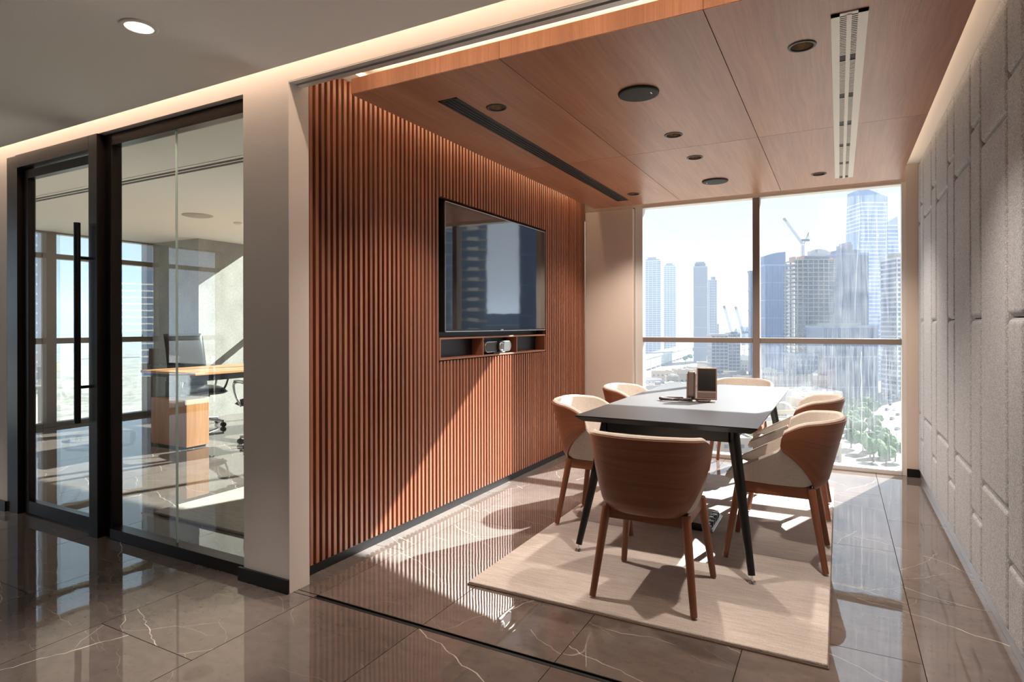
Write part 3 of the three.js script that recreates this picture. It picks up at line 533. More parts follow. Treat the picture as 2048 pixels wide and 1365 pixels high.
function makeShellChair(label) {
  const t = thing('shell_chair', label, 'chair', [0, 0, 0], 0, 'shell chairs around the meeting table');
  const sAt = (u, end) => { const k = (u * 2 - 1); return Math.sign(k) * (1 - Math.pow(1 - Math.abs(k), 1.25)) * end; };
  const sheet = (end, lo, hi, o) => (u, v) => { const s = sAt(u, end), a = Math.abs(s), y = lerp(lo(a), hi(a), v); return shell(s, y, o); };
  const wood = slabGeo(72, 16, sheet(SW, woodLow, woodTop, 0), sheet(SW, woodLow, woodTop, 0.009));
  for (let i = 0, uv = wood.attributes.uv; i < uv.count; i++) uv.setXY(i, uv.getY(i) * 0.35, uv.getX(i) * 0.8);
  const LOW = -0.028, BACK = 0.05; wood.translate(0, LOW, BACK);
  mesh('back_shell', wood, M.woodChair, t);
  const fo = 0.0095, fi = 0.032, felt = [gridGeo(72, 16, sheet(1.92, feltLow, feltTop, fo)), gridGeo(72, 16, (u, v) => sheet(1.92, feltLow, feltTop, fi)(1 - u, v))];
  const round = (edge, up) => gridGeo(72, 6, (u, v) => {            // rounded rim of the padding
    const s = sAt(u, 1.92), a = Math.abs(s), y = edge(a), p = shell(s, y, lerp(fo, fi, v)); p.y += up * 0.011 * Math.sin(v * Math.PI); return p; });
  felt.push(round(feltTop, 1));
  for (const k of [0, 1]) felt.push(gridGeo(6, 8, (u, v) => { const s = k ? 1.92 : -1.92, y = lerp(feltLow(1.92), feltTop(1.92), v), p = shell(s, y, lerp(k ? fi : fo, k ? fo : fi, u)); p.z -= 0.01 * Math.sin(u * Math.PI); return p; }));
  mesh('padding', merged(felt).translate(0, LOW, BACK), M.chairFelt, t);
  const hw = (z) => (z > 0 ? 0.185 * Math.sqrt(Math.max(0, 1 - Math.pow(z / 0.185, 2.6))) : z < -0.24 ? 0.19 + 0.03 * Math.sqrt(Math.max(0, 1 - Math.pow((z + 0.24) / -0.055, 2))) - 0.03 : lerp(0.185, 0.19, -z / 0.24));
  const seatTop = (u, v) => { const z = lerp(-0.295, 0.184, v), x = (u * 2 - 1) * Math.max(0.004, hw(z)); return V(x, 0.478 - 0.02 * (1 - Math.pow(Math.abs(u * 2 - 1), 2)) * smooth(-0.3, -0.1, z) - 0.03 * Math.pow(smooth(-0.24, -0.3, z), 2) - 0.008 * Math.pow(Math.abs(u * 2 - 1), 8), z); };
  const seatLow = (u, v) => { const p = seatTop(u, v); p.y = 0.436; p.x *= 0.95; return p; };
  mesh('seat', slabGeo(24, 28, (u, v) => seatTop(u, 1 - v), (u, v) => seatLow(u, 1 - v)).translate(0, LOW, BACK), M.chairFelt, t);
  mesh('seat_frame', [rbx(-0.175, 0.175, 0.344, 0.402, -0.19, -0.166, 0.004, 2, 'x'), rbx(-0.175, 0.175, 0.344, 0.396, 0.15, 0.174, 0.004, 2, 'x'), rbx(-0.186, -0.164, 0.344, 0.402, -0.18, 0.165, 0.004, 2, 'z'), rbx(0.164, 0.186, 0.344, 0.402, -0.18, 0.165, 0.004, 2, 'z'), rbx(-0.17, 0.17, 0.372, 0.408, -0.17, 0.16, 0.002, 1, 'z')], M.woodChair, t);
  for (const sx of [-1, 1]) for (const sz of [-1, 1]) mesh('leg', bar(V(sx * 0.224, 0, sz * 0.236), V(sx * 0.178, 0.398, sz * 0.17), 0.0145, 0.0205, 20), M.woodChair, t);
  return t;
}
{
  const c = makeShellChair('wooden shell chair in front, its brown back turned to the camera');
  c.position.set(-0.762, ON, -2.831); c.rotation.y = 0.01;
  copyOf(c, [-1.3, ON, -3.66], -Math.PI / 2, 'wooden shell chair with pale felt on the slat wall side, nearer the camera');
  copyOf(c, [-1.3, ON, -4.6], -Math.PI / 2, 'wooden shell chair with pale felt on the slat wall side, nearer the window');
  copyOf(c, [-0.295, ON, -3.58], Math.PI / 2, 'wooden shell chair on the felt wall side, nearer the camera');
  copyOf(c, [-0.295, ON, -4.505], Math.PI / 2, 'wooden shell chair on the felt wall side, nearer the window');
  copyOf(c, [-0.76, 0.0085, -5.58], Math.PI, 'wooden shell chair at the far end of the table before the window');
}
// ---------------------------------------------------------------- desk telephone with its coiled cord
function makePhone(label, pos, turn) {
  const t = thing('desk_phone', label, 'telephone', pos, turn);
  const tilt = (g, a = -0.32) => { g.rotateX(a); return g; };
  const ux = (g, x, y, z) => { g.translate(x, y, z); return g; };
  const up = (w, h, d, r) => { const g = new RoundedBoxGeometry(w, h, d, 3, r); g.translate(0, h / 2, 0); return uvm(g); };
  mesh('body', ux(tilt(up(0.128, 0.215, 0.014, 0.005)), 0.045, 0.008, 0), M.phone, t);
  const sc = mesh('screen', ux(tilt(ux(up(0.112, 0.148, 0.002, 0.0008), 0, 0.058, 0.0076)), 0.045, 0.008, 0), M.screenSmall, t);
  mesh('speaker_panel', ux(tilt(ux(up(0.11, 0.036, 0.003, 0.001), 0, 0.012, 0.0076)), 0.045, 0.008, 0), M.phoneDark, t);
  mesh('cradle', ux(tilt(up(0.06, 0.175, 0.018, 0.005)), -0.052, 0.006, 0), M.phone, t);
  const hs = [ux(up(0.042, 0.165, 0.02, 0.009), 0, 0.012, 0.028), ux(up(0.046, 0.042, 0.034, 0.012), 0, 0.004, 0.02), ux(up(0.046, 0.042, 0.034, 0.012), 0, 0.142, 0.02)];
  mesh('handset', ux(tilt(merged(hs)), -0.052, 0.008, 0), M.phoneDark, t);
  mesh('stand', [tilt(ux(up(0.1, 0.1, 0.006, 0.002), 0.02, 0, 0), 0.3), ux(up(0.16, 0.008, 0.12, 0.003), 0, 0, -0.02)].map((g) => ux(g, 0.01, 0, -0.085)), M.phoneDark, t);
  const loop = new THREE.CatmullRomCurve3([V(-0.05, 0.014, 0.045), V(-0.075, 0.012, 0.062), V(-0.14, 0.012, 0.078), V(-0.21, 0.012, 0.066), V(-0.245, 0.012, 0.028), V(-0.22, 0.012, -0.012), V(-0.16, 0.012, -0.03), V(-0.105, 0.012, -0.04)]);
  const N = 620, fr = loop.computeFrenetFrames(N), pts = [];
  for (let i = 0; i <= N; i++) { const p = loop.getPointAt(i / N), a = i / N * Math.PI * 2 * 62; pts.push(p.add(fr.normals[i].clone().multiplyScalar(Math.cos(a) * 0.0078)).add(fr.binormals[i].clone().multiplyScalar(Math.sin(a) * 0.0078))); }
  mesh('cord', tube(pts, 0.0027, 1240, 5), M.phoneDark, t);
  mesh('plug', [ux(up(0.03, 0.012, 0.016, 0.004), 0.085, 0, 0.05), ux(up(0.02, 0.012, 0.014, 0.004), -0.03, 0, 0.07)], M.white, t);
  mesh('tray', ux(up(0.075, 0.009, 0.035, 0.002), 0.03, 0, 0.045), M.phoneDark, t);
  return t;
}
makePhone('bronze desk telephone with a tilted screen and coiled cord on the black table', [-0.8, 0.7545, -4.06], 0.16);
// ---------------------------------------------------------------- floor outlet box with its open lid
{
  const t = thing('floor_outlet', 'black floor outlet box with a raised carpeted lid under the table', 'outlet box', [-0.87, RUG, -3.86]);
  const lid = gridGeo(24, 6, (u, v) => V(lerp(-0.2, 0.19, u), 0.038 + 0.012 * Math.sin(u * 3.0) - 0.028 * Math.pow(1 - u, 3), lerp(0.13, -0.2, v)));
  const low = gridGeo(24, 6, (u, v) => V(lerp(0.19, -0.2, u), 0.028 + 0.012 * Math.sin((1 - u) * 3.0) - 0.026 * Math.pow(u, 3), lerp(0.13, -0.2, v)));
  mesh('lid', uvm(merged([lid, low]), 'z'), M.rug, t);
  mesh('lid_rim', gridGeo(24, 3, (u, v) => V(lerp(-0.2, 0.19, u), lerp(0.001, 0.037 + 0.012 * Math.sin(u * 3.0) - 0.028 * Math.pow(1 - u, 3), v), 0.131 + 0.006 * Math.sin(v * 3))), M.tableBlack, t);
  mesh('box_rim', [rbx(0.17, 0.215, 0, 0.012, -0.2, 0.14, 0.003, 1), rbx(0.2, 0.208, 0.006, 0.022, -0.19, 0.13, 0.002, 1)], M.alu, t);
  const r = rng(5); for (let i = 0; i < 9; i++) { const z = -0.16 + i * 0.033; mesh('bracket', [bx(0.16, 0.2, 0.006, 0.03 + r() * 0.02, z, z + 0.012), bx(0.165 + r() * 0.02, 0.18 + r() * 0.02, 0.03, 0.05, z, z + 0.018)], i % 2 ? M.tableBlack : M.alu, t); }
}
// ---------------------------------------------------------------- office furniture
function makeOfficeChair(label, pos, turn) {                         // faces -z in its own axes
  const t = thing('office_chair', label, 'office chair', pos, turn, 'black leather office chairs');
  const cushion = (w, d, h, bulge) => { const top = (u, v) => { const a = u * 2 - 1, b = v * 2 - 1, k = Math.pow(1 - Math.pow(Math.abs(a), 5), 0.4) * Math.pow(1 - Math.pow(Math.abs(b), 5), 0.4); return V(a * w / 2, h * k * 0.5 + bulge * (b * b), b * d / 2); }; return [gridGeo(20, 20, (u, v) => top(u, 1 - v)), gridGeo(20, 20, (u, v) => { const p = top(u, v); p.y = 2 * bulge * Math.pow(v * 2 - 1, 2) - p.y; return p; })]; };
  const seat = merged(cushion(0.5, 0.5, 0.1, -0.025)); seat.translate(0, 0.46, 0); mesh('seat', seat, M.leather, t);
  const back = merged(cushion(0.48, 0.68, 0.075, 0.02)); back.rotateX(Math.PI / 2); back.rotateX(0.2); back.translate(0, 0.82, 0.3); mesh('backrest', back, M.leather, t);
  mesh('mechanism', [rbx(-0.09, 0.09, 0.37, 0.43, -0.12, 0.14, 0.012, 2), rbx(-0.03, 0.03, 0.4, 0.62, 0.2, 0.24, 0.01, 2), rbx(-0.03, 0.03, 0.38, 0.41, 0.1, 0.24, 0.01, 2)], M.plasticDark, t);
  mesh('column', [bar(V(0, 0.08, 0), V(0, 0.22, 0), 0.028), bar(V(0, 0.22, 0), V(0, 0.38, 0), 0.016)], M.chrome, t);
  for (const s of [-1, 1]) mesh('armrest', [tube([V(s * 0.25, 0.42, 0.12), V(s * 0.275, 0.52, 0.1), V(s * 0.28, 0.64, 0.07), V(s * 0.28, 0.665, 0.02), V(s * 0.28, 0.665, -0.16), V(s * 0.28, 0.64, -0.2), V(s * 0.275, 0.52, -0.16), V(s * 0.25, 0.42, -0.1)], 0.014, 48, 10), rbx(s * 0.28 - 0.025, s * 0.28 + 0.025, 0.67, 0.69, -0.16, 0.04, 0.008, 2)], M.chrome, t);
  for (let i = 0; i < 5; i++) {
    const a = i * 2 * Math.PI / 5 + 0.3, x = Math.cos(a), z = Math.sin(a);
    const leg = mesh('base_leg', bar(V(x * 0.02, 0.105, z * 0.02), V(x * 0.31, 0.075, z * 0.31), 0.021, 0.013, 12), M.chrome, t);
    const w = [-1, 1].map((s) => { const g = new THREE.CylinderGeometry(0.029, 0.029, 0.018, 20); g.rotateZ(Math.PI / 2); g.translate(s * 0.014, 0.029, 0); g.rotateY(-a + 0.8 * i); g.translate(x * 0.31, 0, z * 0.31); return g; });
    mesh('caster', [...w, bar(V(x * 0.31, 0.03, z * 0.31), V(x * 0.31, 0.085, z * 0.31), 0.006)], M.plasticDark, leg);
  }
  return t;
}
{
  const c = makeOfficeChair('black leather office chair behind the office desk', [-6.98, 0, -4.78], -Math.PI / 2 - 0.15);
  copyOf(c, [-5.28, 0, -4.42], Math.PI / 2 + 0.2, 'black leather office chair half hidden by the wall end, in front of the office desk');
  copyOf(c, [-7.2, 0, -0.35], Math.PI + 0.5, 'black office chair by the lobby side desk, seen mirrored in the glass');
  const d = thing('office_desk', 'office desk with a light oak top and dark underside', 'desk', [0, 0, 0]);
  mesh('desktop', rbx(-6.61, -5.68, 0.748, 0.775, -5.6, -3.86, 0.002, 1, 'z'), M.woodDesk, d);
  mesh('underframe', [bx(-6.59, -5.7, 0.715, 0.748, -5.58, -3.88), bx(-6.3, -5.95, 0.66, 0.715, -5.5, -3.95)], M.tableBlack, d);
  mesh('panel_leg', bx(-6.5, -5.8, 0, 0.715, -5.5, -5.46), M.tableBlack, d);
  mesh('post', bx(-6.3, -6.2, 0.497, 0.66, -4.04, -3.94), M.tableBlack, d);
  const p = mesh('pedestal', rbx(-6.39, -5.795, 0.018, 0.497, -4.09, -3.84, 0.003, 1), M.woodDesk, d);
  mesh('foot', bx(-6.36, -5.82, 0, 0.018, -4.07, -3.87), M.tableBlack, p);
  const r = thing('area_rug', 'grey beige rug in the office behind the glass', 'rug', [0, 0, 0]);
  const g = new RoundedBoxGeometry(1.42, 0.02, 2.4, 3, 0.008); g.translate(-3.3, 0.0105, -3.62); mesh('pile', uvm(g, 'z'), std(0xcfcac2, 1, 0, { map: rugTex, bumpMap: pileBump, bumpScale: 0.003 }), r);
  const b = thing('round_vent', 'flat round white vent in the office ceiling', 'air vent', [-5.977, HP, -4.089]);
  mesh('disc', lathe([[0, -0.012], [0.12, -0.012], [0.15, -0.004], [0.15, 0]], 40), M.plasterGrey, b);
  const s = thing('smoke_detector', 'small round white detector in the office ceiling', 'detector', [-6.0, HP, -4.6]);
  mesh('disc', lathe([[0, -0.03], [0.03, -0.03], [0.05, -0.01], [0.05, 0]], 32), M.white, s);
  const v = thing('slot_diffuser', 'long white slot air diffuser in the office ceiling', 'air vent', [0, 0, 0]);
  mesh('frame', [bx(-7.4, -2.75, HP - 0.004, HP, -2.82, -2.79), bx(-7.4, -2.75, HP - 0.004, HP, -2.94, -2.91), bx(-7.4, -2.75, HP - 0.004, HP, -2.872, -2.858)], M.white, v);
  mesh('throat', bx(-7.4, -2.75, HP - 0.001, HP, -2.91, -2.82), M.slot, v);
  const ld = thing('side_desk', 'dark side desk by the lobby window, seen mirrored in the glass', 'desk', [0, 0, 0]);
  mesh('desktop', rbx(-8.3, -7.1, 0.72, 0.745, 0.15, 1.0, 0.002, 1), M.tableBlack, ld);
  for (const [x, z] of [[-8.26, 0.2], [-7.14, 0.2], [-8.26, 0.95], [-7.14, 0.95]]) mesh('leg', bx(x - 0.02, x + 0.02, 0, 0.72, z - 0.02, z + 0.02), M.tableBlack, ld);
  makePhone('desk telephone on the lobby side desk, seen mirrored in the glass', [-7.7, 0.7455, 0.6], 2.2);
}

// ---------------------------------------------------------------- the city outside, real size, ground 55 m below the room
const YAW = 28.275 * Math.PI / 180, GY = -55;
const out = (u, d) => V(d * (-Math.sin(YAW) + (u - 1024) / F * Math.cos(YAW)), GY, d * (-Math.cos(YAW) - (u - 1024) / F * Math.sin(YAW)));   // ground point in a bearing, d metres ahead
const onGround = (u, v) => out(u, (1.25 - GY) * F / (v - HY));
const C = {
  ground: (() => { const t = tex(1024, 1024, (x, y) => { const a = vnoise(x / 40, y / 40, 26, 26), b = vnoise(x / 9, y / 9, 114, 114), c = vnoise(x / 2.2, y / 2.2, 465, 465); const k = (a - 0.5) * 40 + (b - 0.5) * 40 + (c - 0.5) * 34; return [142 + k, 132 + k, 118 + k]; }, { rx: 1 / 260, ry: 1 / 260 }); return std(0xffffff, 1, 0, { map: t }); })(),
  road: std(0x908b85, 0.95), asphalt: std(0x9a958f, 0.95), lawn: std(0x6f8a4c, 1), hedge: std(0x6d8149, 1),
  glassBlue: std(0x2f5080, 0.25, 0.1), glassDark: std(0x17305a, 0.22, 0.1), glassPale: std(0x5a80b0, 0.3, 0.1), glassGrey: std(0x4f6680, 0.35, 0.1),
  conc: std(0x928d85, 0.9), pale: std(0xbcc0c2, 0.8), sand: std(0xae9f88, 0.9), white: std(0xc2bfb8, 0.85), steel: std(0x50565e, 0.5, 0.3), rust: std(0xa48476, 0.9), dark: std(0x3a434d, 0.8), roofGrey: std(0x9a9a98, 0.9), dome: std(0xb0a08c, 0.7), craneRed: std(0x5d5a5a, 0.6), green: std(0x9fb8ac, 0.4, 0.1),
  leaf: [0x3c5a26, 0x48682c, 0x365024].map((c) => std(c, 1)), bark: std(0x6d5a48, 1), car: [0xd8d8d6, 0x3a3d44, 0x7c2f2c, 0xf0efea, 0x56606c, 0x23262b].map((c) => std(c, 0.3, 0.3)), tyre: std(0x151515, 0.9), win: std(0x6c7a88, 0.4), winDark: std(0x56606a, 0.5),
};
{ const g = new THREE.PlaneGeometry(7000, 7000); g.rotateX(-Math.PI / 2); g.translate(-400, GY, -900); const m = mesh('ground', uvm(g, 'z'), C.ground); tag(m, 'sandy city ground far below the windows', 'ground', null, 'structure'); }
function strip(name, label, left, right, mat, y = 0.15) {
  const n = 40, at = (list, k) => { const i = Math.min(list.length - 2, Math.floor(k * (list.length - 1))), f = k * (list.length - 1) - i; const a = onGround(...list[i]), b = onGround(...list[i + 1]); return a.lerp(b, f); };
  const g = gridGeo(2, n, (u, v) => { const p = at(left, v).lerp(at(right, v), u); p.y = GY + y; return p; });
  tag(mesh(name, uvm(g, 'z'), mat), label, 'road', null, 'structure');
}
strip('road', 'wide pale avenue with traffic below the window', [[1779, 903], [1763, 850], [1751, 803], [1742, 770], [1736, 740], [1734, 722]], [[1990, 903], [1930, 850], [1880, 803], [1850, 770], [1826, 740], [1812, 722]], C.road);
strip('road', 'pale highway beside the elevated station', [[1240, 790], [1300, 757], [1400, 722], [1470, 705]], [[1240, 830], [1330, 775], [1420, 730], [1480, 710]], C.road, 0.12);

const foot = [];
function put(name, label, category, u, d, turn = 0, group) { const p = out(u, d); if (category === 'building') foot.push({ x: p.x, z: p.z, w: 34 }); return thing(name, label, category, [p.x, GY, p.z], YAW + turn, group); }
const topY = (v, d) => 1.25 + (HY - v) / F * d - GY;                 // height above the ground of what is seen at v
// a plain tower: a glazed core with a slab at every storey and piers; u0..u1 is its width, v its top
function tower(label, o) {
  const d = o.d, W = (o.u1 - o.u0) / F * d, H = topY(o.v, d), dep = o.dep ?? W * 0.8, tn = o.turn ?? 0, c = Math.cos(tn), s = Math.abs(Math.sin(tn));
  const w = Math.max(4, (W - dep * s) / c), t = put('tower', label, 'building', (o.u0 + o.u1) / 2, d + dep / 2, tn);
  mesh('core', bx(-w / 2 + 0.4, w / 2 - 0.4, 0, H - 0.4, -dep / 2 + 0.4, dep / 2 - 0.4), o.core ?? C.glassBlue, t);
  const fh = o.fh ?? 4, sg = bx(-w / 2, w / 2, 0, o.st ?? 1.1, -dep / 2, dep / 2), n = Math.min(90, Math.floor(H / fh));
  for (let i = 1; i <= n; i++) if (H - i * fh < (o.slabTo ?? 1e9)) mesh('floor_slab', sg, o.slab ?? C.pale, t).position.y = H - i * fh;
  const np = o.piers ?? 5, pw = o.pw ?? 0.8;
  for (let i = 0; i <= np; i++) { const x = lerp(-w / 2, w / 2 - pw, i / np); mesh('pier', bx(x, x + pw, 0, H, dep / 2 - 0.6, dep / 2 + 0.12), o.pier ?? o.slab ?? C.pale, t); }
  for (let i = 0; i <= 2; i++) { const z = lerp(-dep / 2, dep / 2 - 1.2, i / 2); mesh('pier', bx(w / 2 - 0.6, w / 2 + 0.12, 0, H, z, z + 1.2), o.sidePier ?? o.slab ?? C.pale, t); }
  if (o.sideWall) mesh('side_wall', bx(w / 2 - 0.3, w / 2 + 0.3, H * o.sideWall[0], H * o.sideWall[1], -dep / 2 + 1, dep / 2 - 1), o.sideMat ?? C.white, t);
  mesh('roof', bx(-w / 2 - 0.3, w / 2 + 0.3, H - 0.6, H + 1.2, -dep / 2 - 0.3, dep / 2 + 0.3), o.slab ?? C.pale, t);
  for (const [a, b, h, m] of o.crown ?? []) mesh('crown', bx(a * w, b * w, H, H + h, -dep * 0.3, dep * 0.3), m ?? o.core ?? C.glassBlue, t);
  t.userData.size = [w, H, dep];
  delete t.userData.size;
  return { t, w, H, dep };
}
tower('left one of the pale twin apartment towers', { u0: 1287, u1: 1326, v: 523, d: 1180, turn: -0.35, dep: 22, fh: 4.2, core: C.glassGrey, slab: C.pale, piers: 4, sideWall: [0.45, 0.93], crown: [[-0.3, 0.2, 8], [-0.45, 0.4, 4]] });
tower('right one of the pale twin apartment towers', { u0: 1326, u1: 1355.5, v: 534, d: 1240, turn: -0.35, dep: 20, fh: 4.2, core: C.glassGrey, slab: C.pale, piers: 4, sideWall: [0.45, 0.93], crown: [[-0.3, 0.2, 7], [-0.45, 0.4, 3.5]] });
tower('slim tower edge peeking behind the left window jamb', { u0: 1278, u1: 1290, v: 560, d: 1400, fh: 4.4, core: C.glassGrey, slab: C.pale, piers: 1 });
tower('plain blue grey tower with a flat crown and a light glass stripe', { u0: 1383, u1: 1419, v: 535, d: 900, turn: -0.3, dep: 26, fh: 30, st: 0.8, core: C.glassGrey, slab: C.conc, piers: 14, pw: 0.5, sideWall: [0, 0.78], sideMat: C.green, crown: [[-0.42, 0.38, 6], [-0.36, 0.3, 8]] });
tower('slim tower with a small dome beside the plain grey tower', { u0: 1417, u1: 1432, v: 562, d: 960, fh: 4, core: C.glassGrey, slab: C.conc, piers: 3, crown: [[-0.1, 0.35, 6]] });
tower('short slim block right of the domed tower', { u0: 1430, u1: 1437, v: 650, d: 1000, fh: 4.5, core: C.glassGrey, slab: C.conc, piers: 1 });
tower('dark blue tower behind the window mullion', { u0: 1498, u1: 1514, v: 545, d: 620, fh: 20, core: C.glassDark, slab: C.glassBlue, piers: 3 });
for (const [u, v, w, d] of [[1372, 668, 14, 2600], [1400, 666, 30, 2800], [1445, 664, 12, 2400], [1462, 666, 18, 2700], [1490, 655, 14, 1700], [1474, 660, 10, 1900]]) tower('low hazy block on the far skyline between the towers', { u0: u - w / 2, u1: u + w / 2, v, d, fh: 12, core: C.glassGrey, slab: C.conc, piers: 1 }).t.userData.group = 'hazy far skyline blocks';
// curved glass tower with balconies on its right edge
{
  const d = 620, r = tower('blue glass tower with a curved sloping roof and balconies on its right edge', { u0: 1520, u1: 1566, v: 532, d, turn: 0, dep: 24, fh: 18, st: 0.6, core: C.glassBlue, slab: C.glassPale, piers: 8, pw: 0.4 }), { t, w, H } = r;
  const s = new THREE.Shape(); s.moveTo(-w / 2, 0); s.lineTo(-w / 2, topY(514, d) - H); s.quadraticCurveTo(-w * 0.1, topY(505.5, d) - H, w / 2 - 1.5, topY(505, d) - H); s.lineTo(w / 2 - 1.5, 0);
  const g = new THREE.ExtrudeGeometry(s, { depth: 20, bevelEnabled: false, curveSegments: 16 }); g.translate(0, H, -10); mesh('curved_roof', g, C.glassBlue, t);
  const b = rbx(w / 2 - 4, w / 2 + 1.4, 0, 1.1, -6, 13.4, 0.4, 1); for (let i = 0; i < 36; i++) mesh('balcony', b, C.pale, t).position.y = H - 8 - i * 3.6;
}
tower('beige tower between the curved tower and the construction site', { u0: 1562, u1: 1584, v: 531, d: 820, fh: 4.4, core: C.sand, slab: C.conc, piers: 4 });
// tower under construction with open floors
{
  const d = 490, W = (1657 - 1581) / F * d, H = topY(521, d), dep = 24, t = put('tower', 'unfinished concrete tower with open floors under the tall crane', 'building', 1619, d + dep / 2);
  mesh('core', bx(-W * 0.22, W * 0.42, 0, H + 3, -dep / 2 + 2, dep / 2 - 4), C.glassDark, t);
  const slab = bx(-W / 2, W / 2, 0, 0.55, -dep / 2, dep / 2), col = bx(-0.25, 0.25, 0, H, dep / 2 - 1.8, dep / 2 - 1.0), bk = bx(-0.5, 0.5, 0, H, -dep / 2 + 0.4, -dep / 2 + 1.4);
  for (let i = 0; i < 30; i++) mesh('floor_slab', slab, C.conc, t).position.y = H - i * 3.5;
  for (let i = 0; i <= 7; i++) { mesh('column', col, C.conc, t).position.x = lerp(-W / 2 + 0.6, W / 2 - 0.6, i / 7); mesh('column', bk, C.conc, t).position.x = lerp(-W / 2 + 0.6, W / 2 - 0.6, i / 7); }
  mesh('formwork', [bx(-W / 2 - 0.6, -W / 2 + 1.4, H - 1, H + 3.2, -2, 6), bx(-W * 0.26, W * 0.3, H, H + 4, -6, 6), bx(W * 0.4, W / 2 + 0.5, H - 1, H + 2, -4, 8)], C.rust, t);
  mesh('cladding', bx(-W * 0.2, W / 2, 0, H * 0.36, dep / 2 - 0.3, dep / 2 + 0.2), C.glassGrey, t);
}
function crane(label, u, d, vBase, jib, back, mastPx) {            // jib and back: image offsets of the tips from the slewing ring
  const k = d / F, y0 = topY(vBase, d), t = put('tower_crane', label, 'crane', u, d, 0, 'luffing tower cranes'), L = [], dark = C.craneRed;
  const P = (dx, dy) => V(dx * k, y0 + dy * k, 0), r = Math.max(0.16, 0.32 * k);
  const truss = (a, b, w, n) => { const g = [], dir = b.clone().sub(a).normalize(), nrm = V(-dir.y, dir.x, 0).multiplyScalar(w / 2); for (const z of [-w / 2, w / 2]) { const o = V(0, 0, z); g.push(bar(a.clone().add(nrm).add(o), b.clone().add(nrm).add(o), r, r, 5), bar(a.clone().sub(nrm).add(o), b.clone().sub(nrm).add(o), r, r, 5)); for (let i = 0; i < n; i++) { const p = a.clone().lerp(b, i / n), q = a.clone().lerp(b, (i + 1) / n); g.push(bar(p.clone().add(nrm).add(o), q.clone().sub(nrm).add(o), r * 0.6, r * 0.6, 4), bar(q.clone().add(nrm).add(o), q.clone().sub(nrm).add(o), r * 0.6, r * 0.6, 4)); } } return merged(g); };
  const w = 4.2 * k;
  mesh('mast', truss(P(0, -mastPx), P(0, 0), w, 8), dark, t);
  mesh('jib', truss(P(0, 2), P(jib[0], jib[1]), w * 0.8, 16), C.steel, t);
  mesh('jib_tip', truss(P(jib[0] * 0.86, jib[1] * 0.86 + 2), P(jib[0], jib[1]), w * 0.6, 3), C.dark, t);
  mesh('counter_jib', bx(-2 * k, back[0] * k, y0 + (back[1] * 0.4 - 2.4) * k, y0 + (back[1] * 0.4 + 1.6) * k, -w / 2, w / 2), C.steel, t);
  mesh('a_frame', [bar(P(2, 2), P(back[0] * 0.9, back[1]), r * 1.6, r * 1.6, 5), bar(P(back[0] * 0.7, back[1] * 0.3), P(back[0] * 0.9, back[1]), r * 1.4, r * 1.4, 5)], C.dark, t);
  mesh('pendant', [bar(P(back[0] * 0.9, back[1]), P(jib[0] * 0.95, jib[1] * 0.95), r * 0.35, r * 0.35, 4), bar(P(jib[0], jib[1]), P(jib[0], jib[1] - 14), r * 0.25, r * 0.25, 4)], C.dark, t);
  mesh('hook', new THREE.SphereGeometry(0.7 * k, 8, 6).translate(jib[0] * k, y0 + (jib[1] - 15) * k, 0), C.dark, t);
  return t;
}
crane('tall pale crane on top of the unfinished concrete tower', 1606, 500, 492, [-38, 54], [13, 26], 26);
crane('left one of the two cranes beside the plain grey tower', 1464, 700, 672, [-16, 59], [10, 14], 40);
crane('right one of the two cranes beside the plain grey tower', 1487, 730, 672, [-16, 57], [9, 16], 40);
tower('unfinished dark block under the two cranes', { u0: 1418, u1: 1452, v: 673, d: 700, fh: 4, st: 1.2, core: C.glassDark, slab: C.conc, piers: 4, crown: [[-0.5, 0.5, 2, C.rust]] });
tower('second unfinished block under the two cranes', { u0: 1453, u1: 1477, v: 670, d: 720, fh: 4, st: 1.2, core: C.glassDark, slab: C.conc, piers: 3, crown: [[-0.5, 0.5, 2, C.rust]] });
// arched tower behind the construction site
{
  const d = 760, { t, w, H } = tower('pale tower with an arched top behind the construction site', { u0: 1618, u1: 1664, v: 514, d, fh: 16, st: 0.8, core: C.glassPale, slab: C.conc, piers: 5 });
  const s = new THREE.Shape(); s.moveTo(-w / 2, 0); s.lineTo(-w / 2, 7.5); s.quadraticCurveTo(0, 14, w / 2, 3.5); s.lineTo(w / 2, 0);
  const hole = new THREE.Path(); hole.absarc(-w * 0.25, 6.5, 2.0, 0, Math.PI * 2); s.holes.push(hole);
  const g = new THREE.ExtrudeGeometry(s, { depth: 8, bevelEnabled: false, curveSegments: 20 }); g.translate(0, H, -4); mesh('arch', g, C.conc, t);
}
{ const r = tower('dark blue stepped glass tower beside the unfinished tower', { u0: 1662, u1: 1720, v: 510, d: 505, turn: 0, dep: 26, fh: 14, st: 0.5, core: C.glassDark, slab: C.glassBlue, piers: 10, pw: 0.35, crown: [[-0.36, 0.3, 4.5], [-0.15, 0.08, 9], [-0.05, 0.03, 11]] }); }
